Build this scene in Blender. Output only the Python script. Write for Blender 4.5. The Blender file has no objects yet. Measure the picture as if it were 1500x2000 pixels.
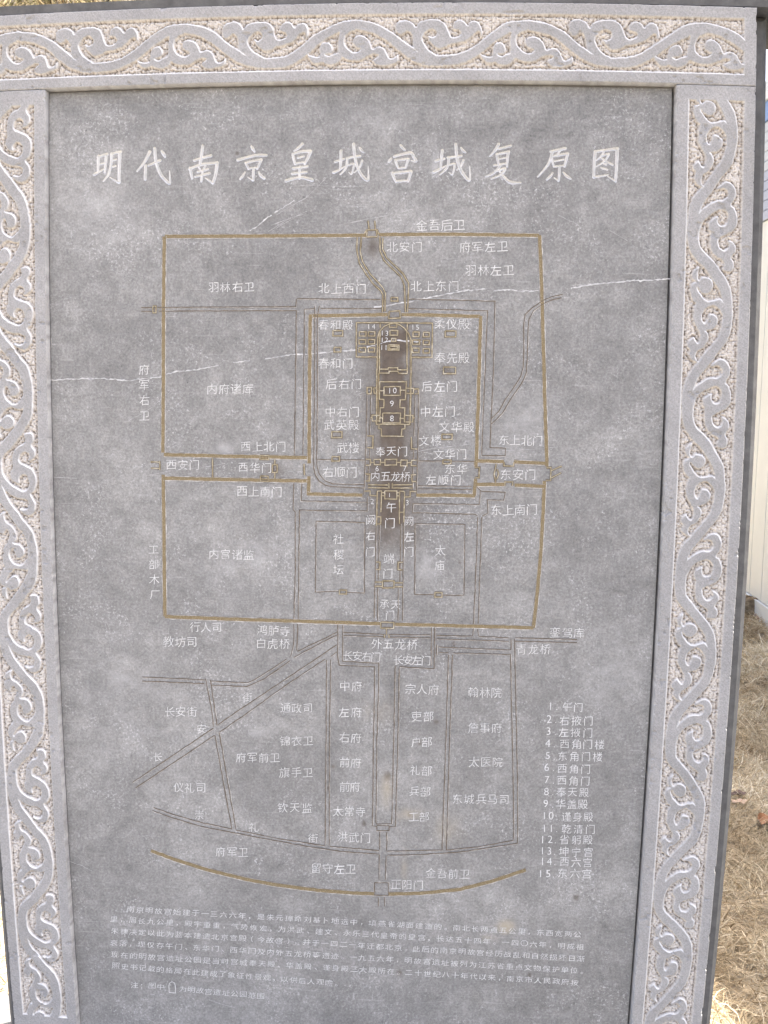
import bpy, math, random
import numpy as np

S = bpy.context.scene
rng = np.random.default_rng(7)
random.seed(7)

# ------------------------------------------------------------------ camera, sky, sun, exposure
D = 1.75            # distance of the inscribed panel
DF = D - 0.016      # distance of the frame face in front of it
EYE = 1.5
F = 1950.0          # focal length in photo pixels (1500 x 2000)


def rot(a, b, c):
    ca, sa, cb, sb, cc, sc = math.cos(a), math.sin(a), math.cos(b), math.sin(b), math.cos(c), math.sin(c)
    rx = np.array([[1, 0, 0], [0, ca, -sa], [0, sa, ca]])
    ry = np.array([[cb, 0, sb], [0, 1, 0], [-sb, 0, cb]])
    rz = np.array([[cc, -sc, 0], [sc, cc, 0], [0, 0, 1]])
    return ry @ rx @ rz


R0 = rot(-0.12999294, 0.05901575, 0.00981742)                 # camera attitude used for the render
RK, KD = rot(-0.1238431, 0.05281449, 0.01072935), 0.0550872   # survey of the squared-up stone

from mathutils import Matrix
cam = bpy.data.cameras.new('camera')
cam.sensor_fit = 'VERTICAL'
cam.sensor_height = 36.0
cam.sensor_width = 27.0
cam.lens = F / 2000 * 36.0
cam.clip_start = 0.02
cam.clip_end = 2000
camo = bpy.data.objects.new('camera', cam)
A = np.array([[1, 0, 0], [0, 0, -1], [0, 1, 0]])
RW = A @ R0
M4 = Matrix.Identity(4)
for i in range(3):
    for j in range(3):
        M4[i][j] = RW[i, j]
M4[2][3] = EYE
camo.matrix_world = M4
S.collection.objects.link(camo)
S.camera = camo

SUN_EL = math.radians(66)
SUN_AZ = math.atan2(0.856, 0.517)      # measured from +Y towards +X: behind the stone, to the right
world = bpy.data.worlds.new('World')
S.world = world
world.use_nodes = True
wn = world.node_tree.nodes
sky = wn.new('ShaderNodeTexSky')
sky.sky_type = 'NISHITA'
sky.sun_disc = False
sky.sun_elevation = SUN_EL
sky.sun_rotation = SUN_AZ
sky.air_density = 0.75
sky.dust_density = 7.0
sky.ozone_density = 0.08
world.node_tree.links.new(sky.outputs[0], wn['Background'].inputs[0])
wn['Background'].inputs[1].default_value = 0.15

sl = bpy.data.lights.new('sun', 'SUN')
sl.energy = 4.0
sl.angle = math.radians(0.5)
sl.color = (1.0, 0.94, 0.84)
so = bpy.data.objects.new('sun', sl)
sd = np.array([math.sin(SUN_AZ) * math.cos(SUN_EL), math.cos(SUN_AZ) * math.cos(SUN_EL), math.sin(SUN_EL)])
from mathutils import Vector
so.rotation_euler = Vector(sd).to_track_quat('Z', 'Y').to_euler()
so.location = (6, 6, 12)
S.collection.objects.link(so)

vs = S.view_settings
vs.view_transform = 'Standard'
vs.look = 'None'
vs.gamma = 1.0
vs.use_curve_mapping = False
vs.exposure = 2.5

# ------------------------------------------------------------------ helpers


def q0(px):
    """photo pixel -> point on the plane one unit in front (camera attitude)"""
    p = np.asarray(px, float)
    d = np.stack([p[..., 0] - 750, 1000 - p[..., 1], np.full(p.shape[:-1], -F)], -1) @ R0.T
    return d[..., :2] / -d[..., 2:]


def qk(px):
    """photo pixel -> squared-up stone coordinates"""
    x = np.asarray(px, float) - [750, 1000]
    u = x * (1 + KD * (x ** 2).sum(-1, keepdims=True) / 1250 ** 2)
    d = np.stack([u[..., 0], -u[..., 1], np.full(u.shape[:-1], -F)], -1) @ RK.T
    return d[..., :2] / -d[..., 2:]


def pix(q):
    """squared-up stone coordinates -> photo pixel"""
    q = np.asarray(q, float)
    w = np.concatenate([q, -np.ones(q.shape[:-1] + (1,))], -1) @ RK
    u = np.stack([F * w[..., 0] / -w[..., 2], F * w[..., 1] / w[..., 2]], -1)
    r = u.copy()
    for _ in range(12):
        r = u / (1 + KD * (r ** 2).sum(-1, keepdims=True) / 1250 ** 2)
    return r + [750, 1000]


def wpx(px, dist=D):
    """photo pixel -> world point on the vertical plane y = dist"""
    q = q0(px)
    return np.stack([q[..., 0] * dist, np.full(q.shape[:-1], dist), q[..., 1] * dist + EYE], -1)


def wq(q, dist=DF):
    return wpx(pix(q), dist)


def tag(o, label=None, cat=None, group=None, kind=None):
    if label: o['label'] = label
    if cat: o['category'] = cat
    if group: o['group'] = group
    if kind: o['kind'] = kind
    return o


def empty(name, loc):
    o = bpy.data.objects.new(name, None)
    o.location = loc
    o.empty_display_size = 0.1
    S.collection.objects.link(o)
    return o


def mesh(name, v, f, mat, parent=None, origin=(0, 0, 0), attrs=None, smooth=False):
    """link ONE mesh object; v are world points, origin is where the object (or its root) stands"""
    v = np.asarray(v, float) - np.asarray(origin, float)
    me = bpy.data.meshes.new(name)
    if isinstance(f, np.ndarray):
        n, k = f.shape
        me.vertices.add(len(v)); me.vertices.foreach_set('co', v.astype(np.float32).ravel())
        me.loops.add(n * k); me.loops.foreach_set('vertex_index', f.astype(np.int32).ravel())
        me.polygons.add(n); me.polygons.foreach_set('loop_start', np.arange(0, n * k, k, dtype=np.int32))
        me.update(calc_edges=True)
    else:
        me.from_pydata([tuple(p) for p in v], [], [tuple(int(i) for i in q) for q in f])
    for an, av in (attrs or {}).items():
        av = np.asarray(av, np.float32)
        if av.ndim == 1:
            me.attributes.new(an, 'FLOAT', 'POINT').data.foreach_set('value', av)
        else:
            me.attributes.new(an, 'FLOAT_COLOR', 'POINT').data.foreach_set('color', av.ravel())
    me.polygons.foreach_set('use_smooth', np.full(len(me.polygons), smooth))
    me.materials.append(mat)
    me.validate()
    o = bpy.data.objects.new(name, me)
    S.collection.objects.link(o)
    if parent is not None:
        o.parent = parent
    else:
        o.location = origin
    return o


class MB:
    def __init__(s): s.v, s.f = [], []

    def add(s, v, f):
        n = len(s.v); s.v += [tuple(p) for p in v]; s.f += [tuple(i + n for i in q) for q in f]

    def box(s, a, b):
        x0, y0, z0 = a; x1, y1, z1 = b
        s.add([(x0, y0, z0), (x1, y0, z0), (x1, y1, z0), (x0, y1, z0), (x0, y0, z1), (x1, y0, z1), (x1, y1, z1), (x0, y1, z1)],
              [(0, 3, 2, 1), (4, 5, 6, 7), (0, 1, 5, 4), (1, 2, 6, 5), (2, 3, 7, 6), (3, 0, 4, 7)])


def grid_faces(nr, nc):
    i = np.arange((nr - 1) * (nc - 1))
    r, c = i // (nc - 1), i % (nc - 1)
    a = r * nc + c
    return np.stack([a, a + nc, a + nc + 1, a + 1], 1)


def vnoise(x, y, seed=0):
    """smooth value noise 0..1 on arrays"""
    xi, yi = np.floor(x).astype(np.int64), np.floor(y).astype(np.int64)
    fx, fy = x - xi, y - yi
    fx, fy = fx * fx * (3 - 2 * fx), fy * fy * (3 - 2 * fy)

    def h(a, b):
        n = (a * 374761393 + b * 668265263 + seed * 974634541) & 0xffffffff
        n = ((n ^ (n >> 13)) * 1274126177) & 0xffffffff
        return ((n ^ (n >> 16)) & 0xffff) / 65535.0
    return (h(xi, yi) * (1 - fx) + h(xi + 1, yi) * fx) * (1 - fy) + (h(xi, yi + 1) * (1 - fx) + h(xi + 1, yi + 1) * fx) * fy


def pebbles(x, y, cell, seed=0):
    """distance (in cells) to the nearest of a jittered grid of points, and that point's random number"""
    gx, gy = x / cell, y / cell
    xi, yi = np.floor(gx).astype(np.int64), np.floor(gy).astype(np.int64)
    best = np.full(x.shape, 9.0); idv = np.zeros(x.shape)

    def h(a, b, s):
        n = (a * 374761393 + b * 668265263 + (seed + s) * 974634541) & 0xffffffff
        n = ((n ^ (n >> 13)) * 1274126177) & 0xffffffff
        return ((n ^ (n >> 16)) & 0xffff) / 65535.0
    for dx in (-1, 0, 1):
        for dy in (-1, 0, 1):
            a, b = xi + dx, yi + dy
            d = np.hypot(a + 0.1 + 0.8 * h(a, b, 1) - gx, b + 0.1 + 0.8 * h(a, b, 2) - gy)
            m = d < best
            best = np.where(m, d, best); idv = np.where(m, h(a, b, 3), idv)
    return best, idv


def sstep(a, b, x):
    t = np.clip((x - a) / (b - a), 0, 1)
    return t * t * (3 - 2 * t)


def smooth_poly(p, closed=True, n=5):
    p = np.asarray(p, float); N = len(p); out = []
    for i in range(N if closed else N - 1):
        g = (lambda k: p[k % N]) if closed else (lambda k: p[min(max(k, 0), N - 1)])
        a, b, c, d = g(i - 1), g(i), g(i + 1), g(i + 2)
        for t in np.arange(n) / n:
            out.append(0.5 * ((2 * b) + (c - a) * t + (2 * a - 5 * b + 4 * c - d) * t * t + (3 * b - a - 3 * c + d) * t ** 3))
    if not closed: out.append(p[-1])
    return np.array(out)


def seg_dist(P, a, b):
    ab = b - a; t = np.clip(((P - a) @ ab) / max(ab @ ab, 1e-12), 0, 1)
    return np.hypot(*(P - a - t[:, None] * ab).T), t


def sdf_poly(P, poly):
    d = np.full(len(P), 1e9); ins = np.zeros(len(P), bool); n = len(poly)
    for i in range(n):
        a, b = poly[i], poly[(i + 1) % n]
        d = np.minimum(d, seg_dist(P, a, b)[0])
        if a[1] != b[1]:
            c = (a[1] > P[:, 1]) != (b[1] > P[:, 1])
            ins ^= c & (P[:, 0] < (b[0] - a[0]) * (P[:, 1] - a[1]) / (b[1] - a[1]) + a[0])
    return np.where(ins, d, -d)


def sdf_stroke(P, pts):
    """pts (x, y, r): inside > 0"""
    s = np.full(len(P), -1e9)
    for a, b in zip(pts[:-1], pts[1:]):
        d, t = seg_dist(P, a[:2], b[:2])
        s = np.maximum(s, a[2] + (b[2] - a[2]) * t - d)
    return s


# ------------------------------------------------------------------ materials

def nodes_of(name):
    m = bpy.data.materials.new(name); m.use_nodes = True
    nt = m.node_tree
    return m, nt, nt.nodes['Principled BSDF']


def N(nt, t, **kw):
    n = nt.nodes.new(t)
    for k, v in kw.items():
        if k in n.bl_rna.properties: setattr(n, k, v)
        else: n.inputs[k].default_value = v
    return n


def noise(nt, scale, detail=4, rough=0.6, vec=None, dist=0.0):
    n = N(nt, 'ShaderNodeTexNoise'); n.inputs['Scale'].default_value = scale
    n.inputs['Detail'].default_value = detail; n.inputs['Roughness'].default_value = rough
    n.inputs['Distortion'].default_value = dist
    if vec is not None: nt.links.new(vec, n.inputs['Vector'])
    return n.outputs['Fac']


def ramp(nt, fac, stops):
    r = N(nt, 'ShaderNodeValToRGB')
    e = r.color_ramp.elements
    while len(e) < len(stops): e.new(0.5)
    for i, (p, c) in enumerate(stops):
        e[i].position = p; e[i].color = (c if len(c) == 4 else tuple(c) + (1,)) if not isinstance(c, (int, float)) else (c, c, c, 1)
    nt.links.new(fac, r.inputs[0])
    return r.outputs[0]


def mix(nt, fac, a, b, mode='MIX'):
    m = N(nt, 'ShaderNodeMix', data_type='RGBA', blend_type=mode)
    for sock, val in ((m.inputs['Factor'], fac), (m.inputs['A'], a), (m.inputs['B'], b)):
        pass
    ins = {'f': m.inputs[0], 'a': m.inputs[6], 'b': m.inputs[7]}
    for k, val in (('f', fac), ('a', a), ('b', b)):
        if isinstance(val, (int, float)):
            ins[k].default_value = val if k == 'f' else (val, val, val, 1)
        elif isinstance(val, tuple): ins[k].default_value = val if len(val) == 4 else val + (1,)
        else: nt.links.new(val, ins[k])
    return m.outputs[2]


def bump(nt, bsdf, height, strength, dist):
    b = N(nt, 'ShaderNodeBump'); b.inputs['Strength'].default_value = strength; b.inputs['Distance'].default_value = dist
    nt.links.new(height, b.inputs['Height']); nt.links.new(b.outputs[0], bsdf.inputs['Normal'])


def objvec(nt):
    return N(nt, 'ShaderNodeTexCoord').outputs['Object']


def attr(nt, name, what='Fac'):
    return N(nt, 'ShaderNodeAttribute', attribute_name=name).outputs[what]


def mat_frame():
    m, nt, b = nodes_of('carved_grey_stone')
    v = objvec(nt)
    big = noise(nt, 9, 5, 0.6, v, 0.4)
    fine = noise(nt, 420, 3, 0.7, v)
    base = ramp(nt, big, [(0.30, (0.250, 0.245, 0.239)), (0.72, (0.320, 0.313, 0.306))])
    fl = ramp(nt, fine, [(0.30, 0.76), (0.5, 1.0), (0.72, 1.22)])
    base = mix(nt, 1.0, base, fl, 'MULTIPLY')
    warm = ramp(nt, noise(nt, 17, 4, 0.7, v), [(0.60, 0.0), (0.80, 0.45)])
    base = mix(nt, warm, base, (0.31, 0.285, 0.245))
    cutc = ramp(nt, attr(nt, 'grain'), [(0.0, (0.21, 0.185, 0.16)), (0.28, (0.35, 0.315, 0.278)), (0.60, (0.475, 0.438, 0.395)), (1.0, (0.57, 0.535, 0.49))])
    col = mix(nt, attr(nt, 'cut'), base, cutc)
    edge = mix(nt, attr(nt, 'worn_lit'), col, (0.72, 0.72, 0.71))
    nt.links.new(edge, b.inputs['Base Color'])
    b.inputs['Roughness'].default_value = 0.82
    b.inputs['Specular IOR Level'].default_value = 0.3
    bump(nt, b, noise(nt, 300, 4, 0.7, v), 0.35, 0.0015)
    return m


def mat_panel():
    m, nt, b = nodes_of('weathered_slate_panel')
    v = objvec(nt)
    big = noise(nt, 5.0, 9, 0.66, v, 0.9)
    mid = noise(nt, 33, 8, 0.78, v, 0.6)
    base = ramp(nt, big, [(0.28, (0.150, 0.1475, 0.142)), (0.45, (0.190, 0.187, 0.180)), (0.55, (0.216, 0.2125, 0.204)), (0.72, (0.268, 0.263, 0.252))])
    mm = ramp(nt, mid, [(0.32, 0.76), (0.50, 1.0), (0.68, 1.26)])
    base = mix(nt, 1.0, base, mm, 'MULTIPLY')
    # sparse pale chalky bloom, in speckled patches
    patch = ramp(nt, noise(nt, 10, 8, 0.72, v, 0.8), [(0.48, 0.0), (0.60, 1.0)])
    speck = ramp(nt, noise(nt, 190, 4, 0.8, v), [(0.53, 0.0), (0.63, 1.0)])
    pk = mix(nt, 1.0, patch, speck, 'MULTIPLY')
    base = mix(nt, mix(nt, 1.0, pk, 0.75, 'MULTIPLY'), base, (0.47, 0.465, 0.46))
    f2 = ramp(nt, noise(nt, 230, 4, 0.85, v), [(0.32, 0.66), (0.5, 1.0), (0.68, 1.40)])
    base = mix(nt, 1.0, base, f2, 'MULTIPLY')
    dk = ramp(nt, noise(nt, 120, 3, 0.6, v), [(0.26, 0.55), (0.33, 1.0)])
    base = mix(nt, 1.0, base, dk, 'MULTIPLY')
    # scuffs: short pale rubbed streaks in two directions
    for ang, thr in ((0.5, 0.64), (-0.35, 0.66)):
        mp = N(nt, 'ShaderNodeMapping'); mp.inputs['Rotation'].default_value = (0, ang, 0); mp.inputs['Scale'].default_value = (9, 1, 210)
        nt.links.new(v, mp.inputs['Vector'])
        sc_ = ramp(nt, noise(nt, 1.0, 3, 0.6, mp.outputs[0], 0.3), [(thr, 0.0), (thr + 0.06, 0.26)])
        base = mix(nt, sc_, base, (0.40, 0.395, 0.385))
    grime = ramp(nt, noise(nt, 60, 5, 0.7, v), [(0.25, (0.052, 0.039, 0.030)), (0.75, (0.120, 0.095, 0.073))])
    base = mix(nt, attr(nt, 'stain'), base, grime)
    base = mix(nt, attr(nt, 'dust'), base, (0.36, 0.31, 0.225))
    base = mix(nt, attr(nt, 'chalk'), base, (0.44, 0.435, 0.43))
    col = mix(nt, attr(nt, 'cut'), base, (0.64, 0.635, 0.62))
    nt.links.new(col, b.inputs['Base Color'])
    b.inputs['Roughness'].default_value = 0.62
    b.inputs['Specular IOR Level'].default_value = 0.35
    bump(nt, b, noise(nt, 260, 5, 0.7, v), 0.30, 0.0012)
    return m


def mat_simple(name, stops, scale, rough=0.85, bump_s=0.0, bump_scale=200, detail=4, bd=0.002):
    m, nt, b = nodes_of(name)
    v = objvec(nt)
    nt.links.new(ramp(nt, noise(nt, scale, detail, 0.65, v), stops), b.inputs['Base Color'])
    b.inputs['Roughness'].default_value = rough
    b.inputs['Specular IOR Level'].default_value = 0.3
    if bump_s: bump(nt, b, noise(nt, bump_scale, 4, 0.7, v), bump_s, bd)
    return m


M_FRAME = mat_frame()
M_PANEL = mat_panel()
M_DARK = mat_simple('rough_dark_stone', [(0.3, (0.080, 0.079, 0.078)), (0.7, (0.128, 0.127, 0.125))], 40, 0.9, 0.4, 240)
M_TEXT = mat_simple('pale_cut_lettering', [(0.30, (0.36, 0.355, 0.345)), (0.50, (0.55, 0.545, 0.53)), (0.70, (0.68, 0.675, 0.66))], 85, 0.8)
M_OCHRE = mat_simple('gold_ochre_groove_paint', [(0.25, (0.16, 0.115, 0.062)), (0.5, (0.185, 0.145, 0.080)), (0.66, (0.255, 0.205, 0.125)), (0.78, (0.52, 0.46, 0.34))], 420, 0.75, 0.5, 260, 3)
M_BROWN = mat_simple('brown_groove_paint', [(0.30, (0.080, 0.064, 0.050)), (0.55, (0.130, 0.107, 0.083)), (0.75, (0.26, 0.23, 0.185))], 120, 0.8)
M_GROOVE = mat_simple('dark_brown_border', [(0.30, (0.075, 0.058, 0.040)), (0.52, (0.115, 0.092, 0.066)), (0.70, (0.19, 0.165, 0.130))], 100, 0.85)
M_OLIVE = mat_simple('olive_groove_paint', [(0.30, (0.19, 0.155, 0.095)), (0.52, (0.32, 0.275, 0.18)), (0.70, (0.50, 0.46, 0.37))], 90, 0.8)
M_PALE = mat_simple('pale_lit_edge', [(0.38, (0.24, 0.232, 0.22)), (0.54, (0.40, 0.385, 0.36)), (0.68, (0.60, 0.585, 0.56))], 70, 0.85)
M_FADED = mat_simple('worn_cut_lettering', [(0.30, (0.46, 0.455, 0.445)), (0.50, (0.58, 0.575, 0.565)), (0.68, (0.68, 0.675, 0.66))], 75, 0.8)
M_SCR = mat_simple('fine_scratch', [(0.4, (0.25, 0.245, 0.245)), (0.6, (0.42, 0.415, 0.41))], 60, 0.7)
M_VEIN = mat_simple('white_quartz', [(0.36, (0.26, 0.26, 0.265)), (0.55, (0.50, 0.495, 0.49)), (0.7, (0.62, 0.62, 0.61))], 60, 0.6)

# ------------------------------------------------------------------ ground, bank
G_MAT = mat_simple('dry_soil', [(0.3, (0.20, 0.165, 0.115)), (0.55, (0.30, 0.258, 0.185)), (0.75, (0.40, 0.35, 0.26))], 14, 0.95, 0.8, 90, 6, 0.01)


def bank_h(x, y):
    """height of the grassy bank at the back left"""
    return 5.6 * sstep(3.4, 9.0, y) * sstep(0.9, -1.6, x) * (1 - sstep(30, 60, y)) * (1 - sstep(30, 60, -x))


def ground_h(x, y):
    near = 1 - sstep(12, 30, np.hypot(x, y))
    return bank_h(x, y) + near * (0.035 * (vnoise(x * 1.7, y * 1.7, 3) - 0.5) + 0.02 * (vnoise(x * 6, y * 6, 4) - 0.5))


ax = np.concatenate([-np.geomspace(900, 5.2, 40), np.linspace(-5, 5, 120), np.geomspace(5.2, 900, 40)])
ay = np.concatenate([-np.geomspace(900, 2.2, 36), np.linspace(-2, 11, 150), np.geomspace(11.2, 900, 40)])
GX, GY = np.meshgrid(ax, ay)
gv = np.stack([GX.ravel(), GY.ravel(), ground_h(GX, GY).ravel()], 1)
bounce_m = mat_simple('grey_bounce_sheet', [(0.3, (0.135, 0.128, 0.118)), (0.7, (0.195, 0.186, 0.172))], 8, 0.9, 0.3, 60)
px_, py_ = np.linspace(-9, 9, 40), np.linspace(-6.4, 1.45, 20)
PX_, PY_ = np.meshgrid(px_, py_)
tag(mesh('bounce_sheet', np.stack([PX_.ravel(), PY_.ravel(), np.full(PX_.size, 0.035)], 1), grid_faces(20, 40)[:, ::-1], bounce_m, smooth=True), kind='structure')  # unseen sheet added in front to tame warm bounce onto the stone
tag(mesh('ground', gv, grid_faces(len(ay), len(ax))[:, ::-1], G_MAT, smooth=True), kind='structure')


# ------------------------------------------------------------------ the carved stele
ST = np.array([-0.15, D, 0.0])
stele = empty('stone_stele', ST)
tag(stele, 'upright grey stone stele with carved scroll border and an engraved palace map', 'stone stele')

# --- scroll ornament templates -------------------------------------------------
PX = F    # template unit: one photo pixel at the stone = 1/F


def trace(pts, ox, oy, s):
    p = np.asarray(pts, float)
    return qk(np.stack([ox + p[:, 0] / s, oy + p[:, 1] / s], 1)) * PX


def closest(q):
    return q


# top rail, one period (zoomed tracing: origin 340,20, scale 7.5)
T_UP = [(1075, 690), (985, 590), (965, 470), (940, 390), (890, 345), (850, 372), (800, 402), (750, 385), (725, 320), (730, 260), (770, 205), (830, 180),
        (890, 172), (950, 190), (1000, 235), (1025, 272), (1060, 225), (1120, 185), (1220, 165), (1330, 162), (1410, 195), (1460, 260),
        (1490, 350), (1520, 415), (1575, 425), (1640, 400), (1668, 360), (1645, 318), (1600, 305), (1562, 290), (1570, 235), (1605, 180),
        (1670, 157), (1740, 190), (1780, 242), (1810, 200), (1880, 172), (1940, 195), (1975, 270), (1980, 350), (1955, 410), (1940, 335),
        (1900, 330), (1850, 370), (1780, 440), (1700, 480), (1600, 510), (1500, 528), (1440, 560), (1340, 585), (1270, 545), (1215, 480),
        (1195, 420), (1245, 440), (1305, 410), (1322, 360), (1285, 310), (1220, 300), (1160, 335), (1112, 400), (1102, 460), (1150, 560),
        (1230, 640), (1330, 705), (1330, 765), (1150, 770)]
T_LO = [(2460, 280), (2425, 400), (2412, 500), (2402, 620), (2330, 650), (2260, 680), (2205, 655), (2285, 640), (2325, 590), (2310, 525), (2260, 480),
        (2190, 487), (2140, 545), (2130, 630), (2118, 685), (2050, 690), (1975, 665), (1940, 630), (1955, 690), (1990, 740), (2050, 780), (2110, 780),
        (2160, 765), (2220, 795), (2320, 805), (2400, 770), (2455, 700), (2520, 730), (2620, 750), (2745, 738), (2845, 682), (2940, 650), (3010, 668),
        (2960, 705), (2925, 740), (2945, 780), (3000, 812), (3095, 815), (3195, 790), (3285, 750), (3300, 680), (3285, 650), (3260, 690), (3205, 715),
        (3165, 700), (3135, 640), (3105, 580), (3045, 537), (2980, 537), (2920, 562), (2890, 500), (2850, 430), (2790, 385), (2720, 370), (2655, 400),
        (2632, 470), (2660, 530), (2715, 555), (2750, 570), (2705, 612), (2640, 622), (2570, 590), (2515, 530), (2500, 450), (2520, 380), (2580, 322),
        (2660, 290), (2640, 230)]
T_VINE = [(170, 262), (400, 305), (600, 405), (800, 560), (1000, 690), (1150, 748), (1300, 768), (1500, 758), (1650, 730), (1800, 662), (1950, 562),
          (2100, 440), (2250, 340), (2430, 248), (2715, 207)]
# right jamb, one period (origin 1300,480, scale 5.882)
J_L = [(715, 720), (640, 622), (600, 610), (490, 632), (425, 585), (372, 505), (365, 465), (400, 510), (450, 540), (500, 528), (537, 470), (525, 405),
       (480, 368), (420, 360), (378, 392), (360, 340), (378, 245), (340, 260), (302, 315), (312, 382), (345, 405), (292, 440), (278, 520), (318, 620),
       (352, 650), (325, 720), (323, 850), (360, 930), (400, 1020), (396, 1090), (368, 1128), (335, 1090), (318, 1060), (265, 1100), (252, 1155),
       (283, 1200), (268, 1260), (310, 1322), (372, 1345), (345, 1280), (368, 1215), (430, 1182), (480, 1120), (497, 1060), (478, 995), (455, 975),
       (540, 960), (592, 905), (602, 840), (572, 792), (520, 772), (488, 790), (478, 840), (445, 885), (418, 825), (430, 755), (480, 700), (550, 682),
       (612, 732), (650, 800), (655, 900), (720, 850)]
J_R = [(290, 1700), (335, 1640), (430, 1562), (520, 1526), (600, 1522), (655, 1475), (645, 1415), (600, 1388), (535, 1398), (545, 1368), (620, 1322), (690, 1330),
       (740, 1400), (742, 1480), (690, 1578), (722, 1612), (756, 1700), (750, 1800), (700, 1880), (620, 1922), (555, 1950), (530, 1985), (548, 2062),
       (600, 2092), (652, 2045), (640, 1990), (672, 1985), (722, 2032), (728, 2102), (682, 2172), (707, 2232), (697, 2302), (652, 2334), (582, 2314),
       (597, 2242), (572, 2202), (522, 2172), (462, 2102), (442, 2002), (450, 1882), (430, 1830), (440, 1760), (500, 1712), (535, 1712), (530, 1765),
       (562, 1812), (620, 1802), (650, 1732), (640, 1662), (580, 1622), (520, 1640), (430, 1690), (360, 1770), (330, 1870), (322, 1960), (262, 1850)]
J_VINE = [(505, 230), (620, 400), (690, 530), (712, 680), (713, 820), (690, 980), (640, 1110), (540, 1230), (430, 1370), (330, 1500), (278, 1640), (258, 1800),
          (262, 1950), (290, 2080), (365, 2230)]


def template(polys, vine, vr, period, lo, hi, vbase, u_axis, shift_base):
    """signed distance (photo px, >0 = raised scroll) over one period, sampled at 1 px"""
    n_u, n_v = int(round(period)), int(round(hi - lo)) + 1
    U, Vv = np.meshgrid(np.arange(n_u) + 0.0, lo + np.arange(n_v))
    P = np.stack([U.ravel(), Vv.ravel()], 1)
    s = np.full(len(P), -1e9)
    for k in (-2, -1, 0, 1, 2):
        off = np.array([k * period - shift_base, 0.0])
        for pl in polys:
            q = pl + off
            if q[:, 0].max() < -20 or q[:, 0].min() > period + 20: continue
            s = np.maximum(s, sdf_poly(P, q))
        q = vine + off
        if q[:, 0].max() < -40 or q[:, 0].min() > period + 40: continue
        st = np.concatenate([q, np.full((len(q), 1), vr)], 1)
        s = np.maximum(s, sdf_stroke(P, st))
    return s.reshape(n_v, n_u)


def sample(T, u, v, lo):
    n_v, n_u = T.shape
    u = np.mod(u, n_u); v = np.clip(v - lo, 0, n_v - 1.001)
    i, j = np.floor(v).astype(int), np.floor(u).astype(int)
    fv, fu = v - i, u - j
    j1 = (j + 1) % n_u
    i1 = np.minimum(i + 1, n_v - 1)
    return (T[i, j] * (1 - fu) + T[i, j1] * fu) * (1 - fv) + (T[i1, j] * (1 - fu) + T[i1, j1] * fu) * fv


up, lo_, vn = (trace(p, 340, 20, 7.5) for p in (T_UP, T_LO, T_VINE))
P_TOP = 0.1712 * PX
vn[-1, 0] = vn[0, 0] + P_TOP
vn[-1, 1] = vn[0, 1]
T_LOV, T_HIV = 0.3120 * PX, 0.3695 * PX
TOP_T = template([smooth_poly(up), smooth_poly(lo_)], smooth_poly(vn, False), 10.0, P_TOP, T_LOV, T_HIV, 0, 0, -0.2559 * PX)

# jamb templates live in (down-the-jamb, across) coordinates
jl, jr, jv = (trace(p, 1300, 480, 5.882) for p in (J_L, J_R, J_VINE))
sw = lambda p: np.stack([-p[:, 1], p[:, 0]], 1)
jl, jr, jv = sw(jl), sw(jr), sw(jv)
P_JAMB = 0.1737 * PX
jv[-1] = jv[0] + [P_JAMB, 0]
J_LOV, J_HIV = 0.2405 * PX, 0.2980 * PX
JAMB_T = template([smooth_poly(jl), smooth_poly(jr)], smooth_poly(jv, False), 10.6, P_JAMB, J_LOV, J_HIV, 0, 0, -0.0866 * PX)


def relief(s, edge, xx, yy, seed):
    """height (m), colour masks of the carved field. s: scroll distance, edge: distance inside the sunk field (px)"""
    s = s + 1.3 * (vnoise(xx / 7, yy / 7, seed) - 0.5) + 2.0 * (vnoise(xx / 31, yy / 31, seed + 40) - 0.5)
    infield = edge > 0
    eff = np.maximum(s, -edge)
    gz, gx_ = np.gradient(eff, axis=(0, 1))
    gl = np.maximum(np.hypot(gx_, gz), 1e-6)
    lit = np.clip((gz / gl * 0.8 - gx_ / gl * 0.6), 0, 1) ** 0.7      # highlight put into the colour: upper and right edges go paler
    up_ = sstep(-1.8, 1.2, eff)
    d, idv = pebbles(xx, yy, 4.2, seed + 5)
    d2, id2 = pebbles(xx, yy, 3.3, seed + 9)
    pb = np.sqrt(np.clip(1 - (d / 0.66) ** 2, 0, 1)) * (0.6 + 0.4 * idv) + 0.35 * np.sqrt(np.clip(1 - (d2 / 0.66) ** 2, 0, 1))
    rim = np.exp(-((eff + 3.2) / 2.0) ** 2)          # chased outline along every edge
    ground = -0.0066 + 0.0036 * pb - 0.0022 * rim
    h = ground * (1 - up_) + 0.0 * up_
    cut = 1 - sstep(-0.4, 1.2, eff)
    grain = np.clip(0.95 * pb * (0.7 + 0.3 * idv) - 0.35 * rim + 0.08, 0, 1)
    worn_lit = np.clip(1.6 - np.abs(eff - 1.0) / 1.1, 0, 1) * (0.10 + 0.9 * lit * (0.55 + 0.45 * vnoise(xx / 16, yy / 16, seed + 2)))
    # the flat face is slightly dished and tooled
    face = 0.0010 * (vnoise(xx / 30, yy / 30, seed + 3) - 0.5) - 0.0022 * sstep(0.74, 0.84, vnoise(xx / 9, yy / 9, seed + 4)) * sstep(0.62, 0.75, vnoise(xx / 45, yy / 45, seed + 5)) - 0.0005 * vnoise((xx + yy) / 2.6, (xx - yy) / 24, seed + 6)
    return h + face * up_, cut, grain, worn_lit


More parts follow.
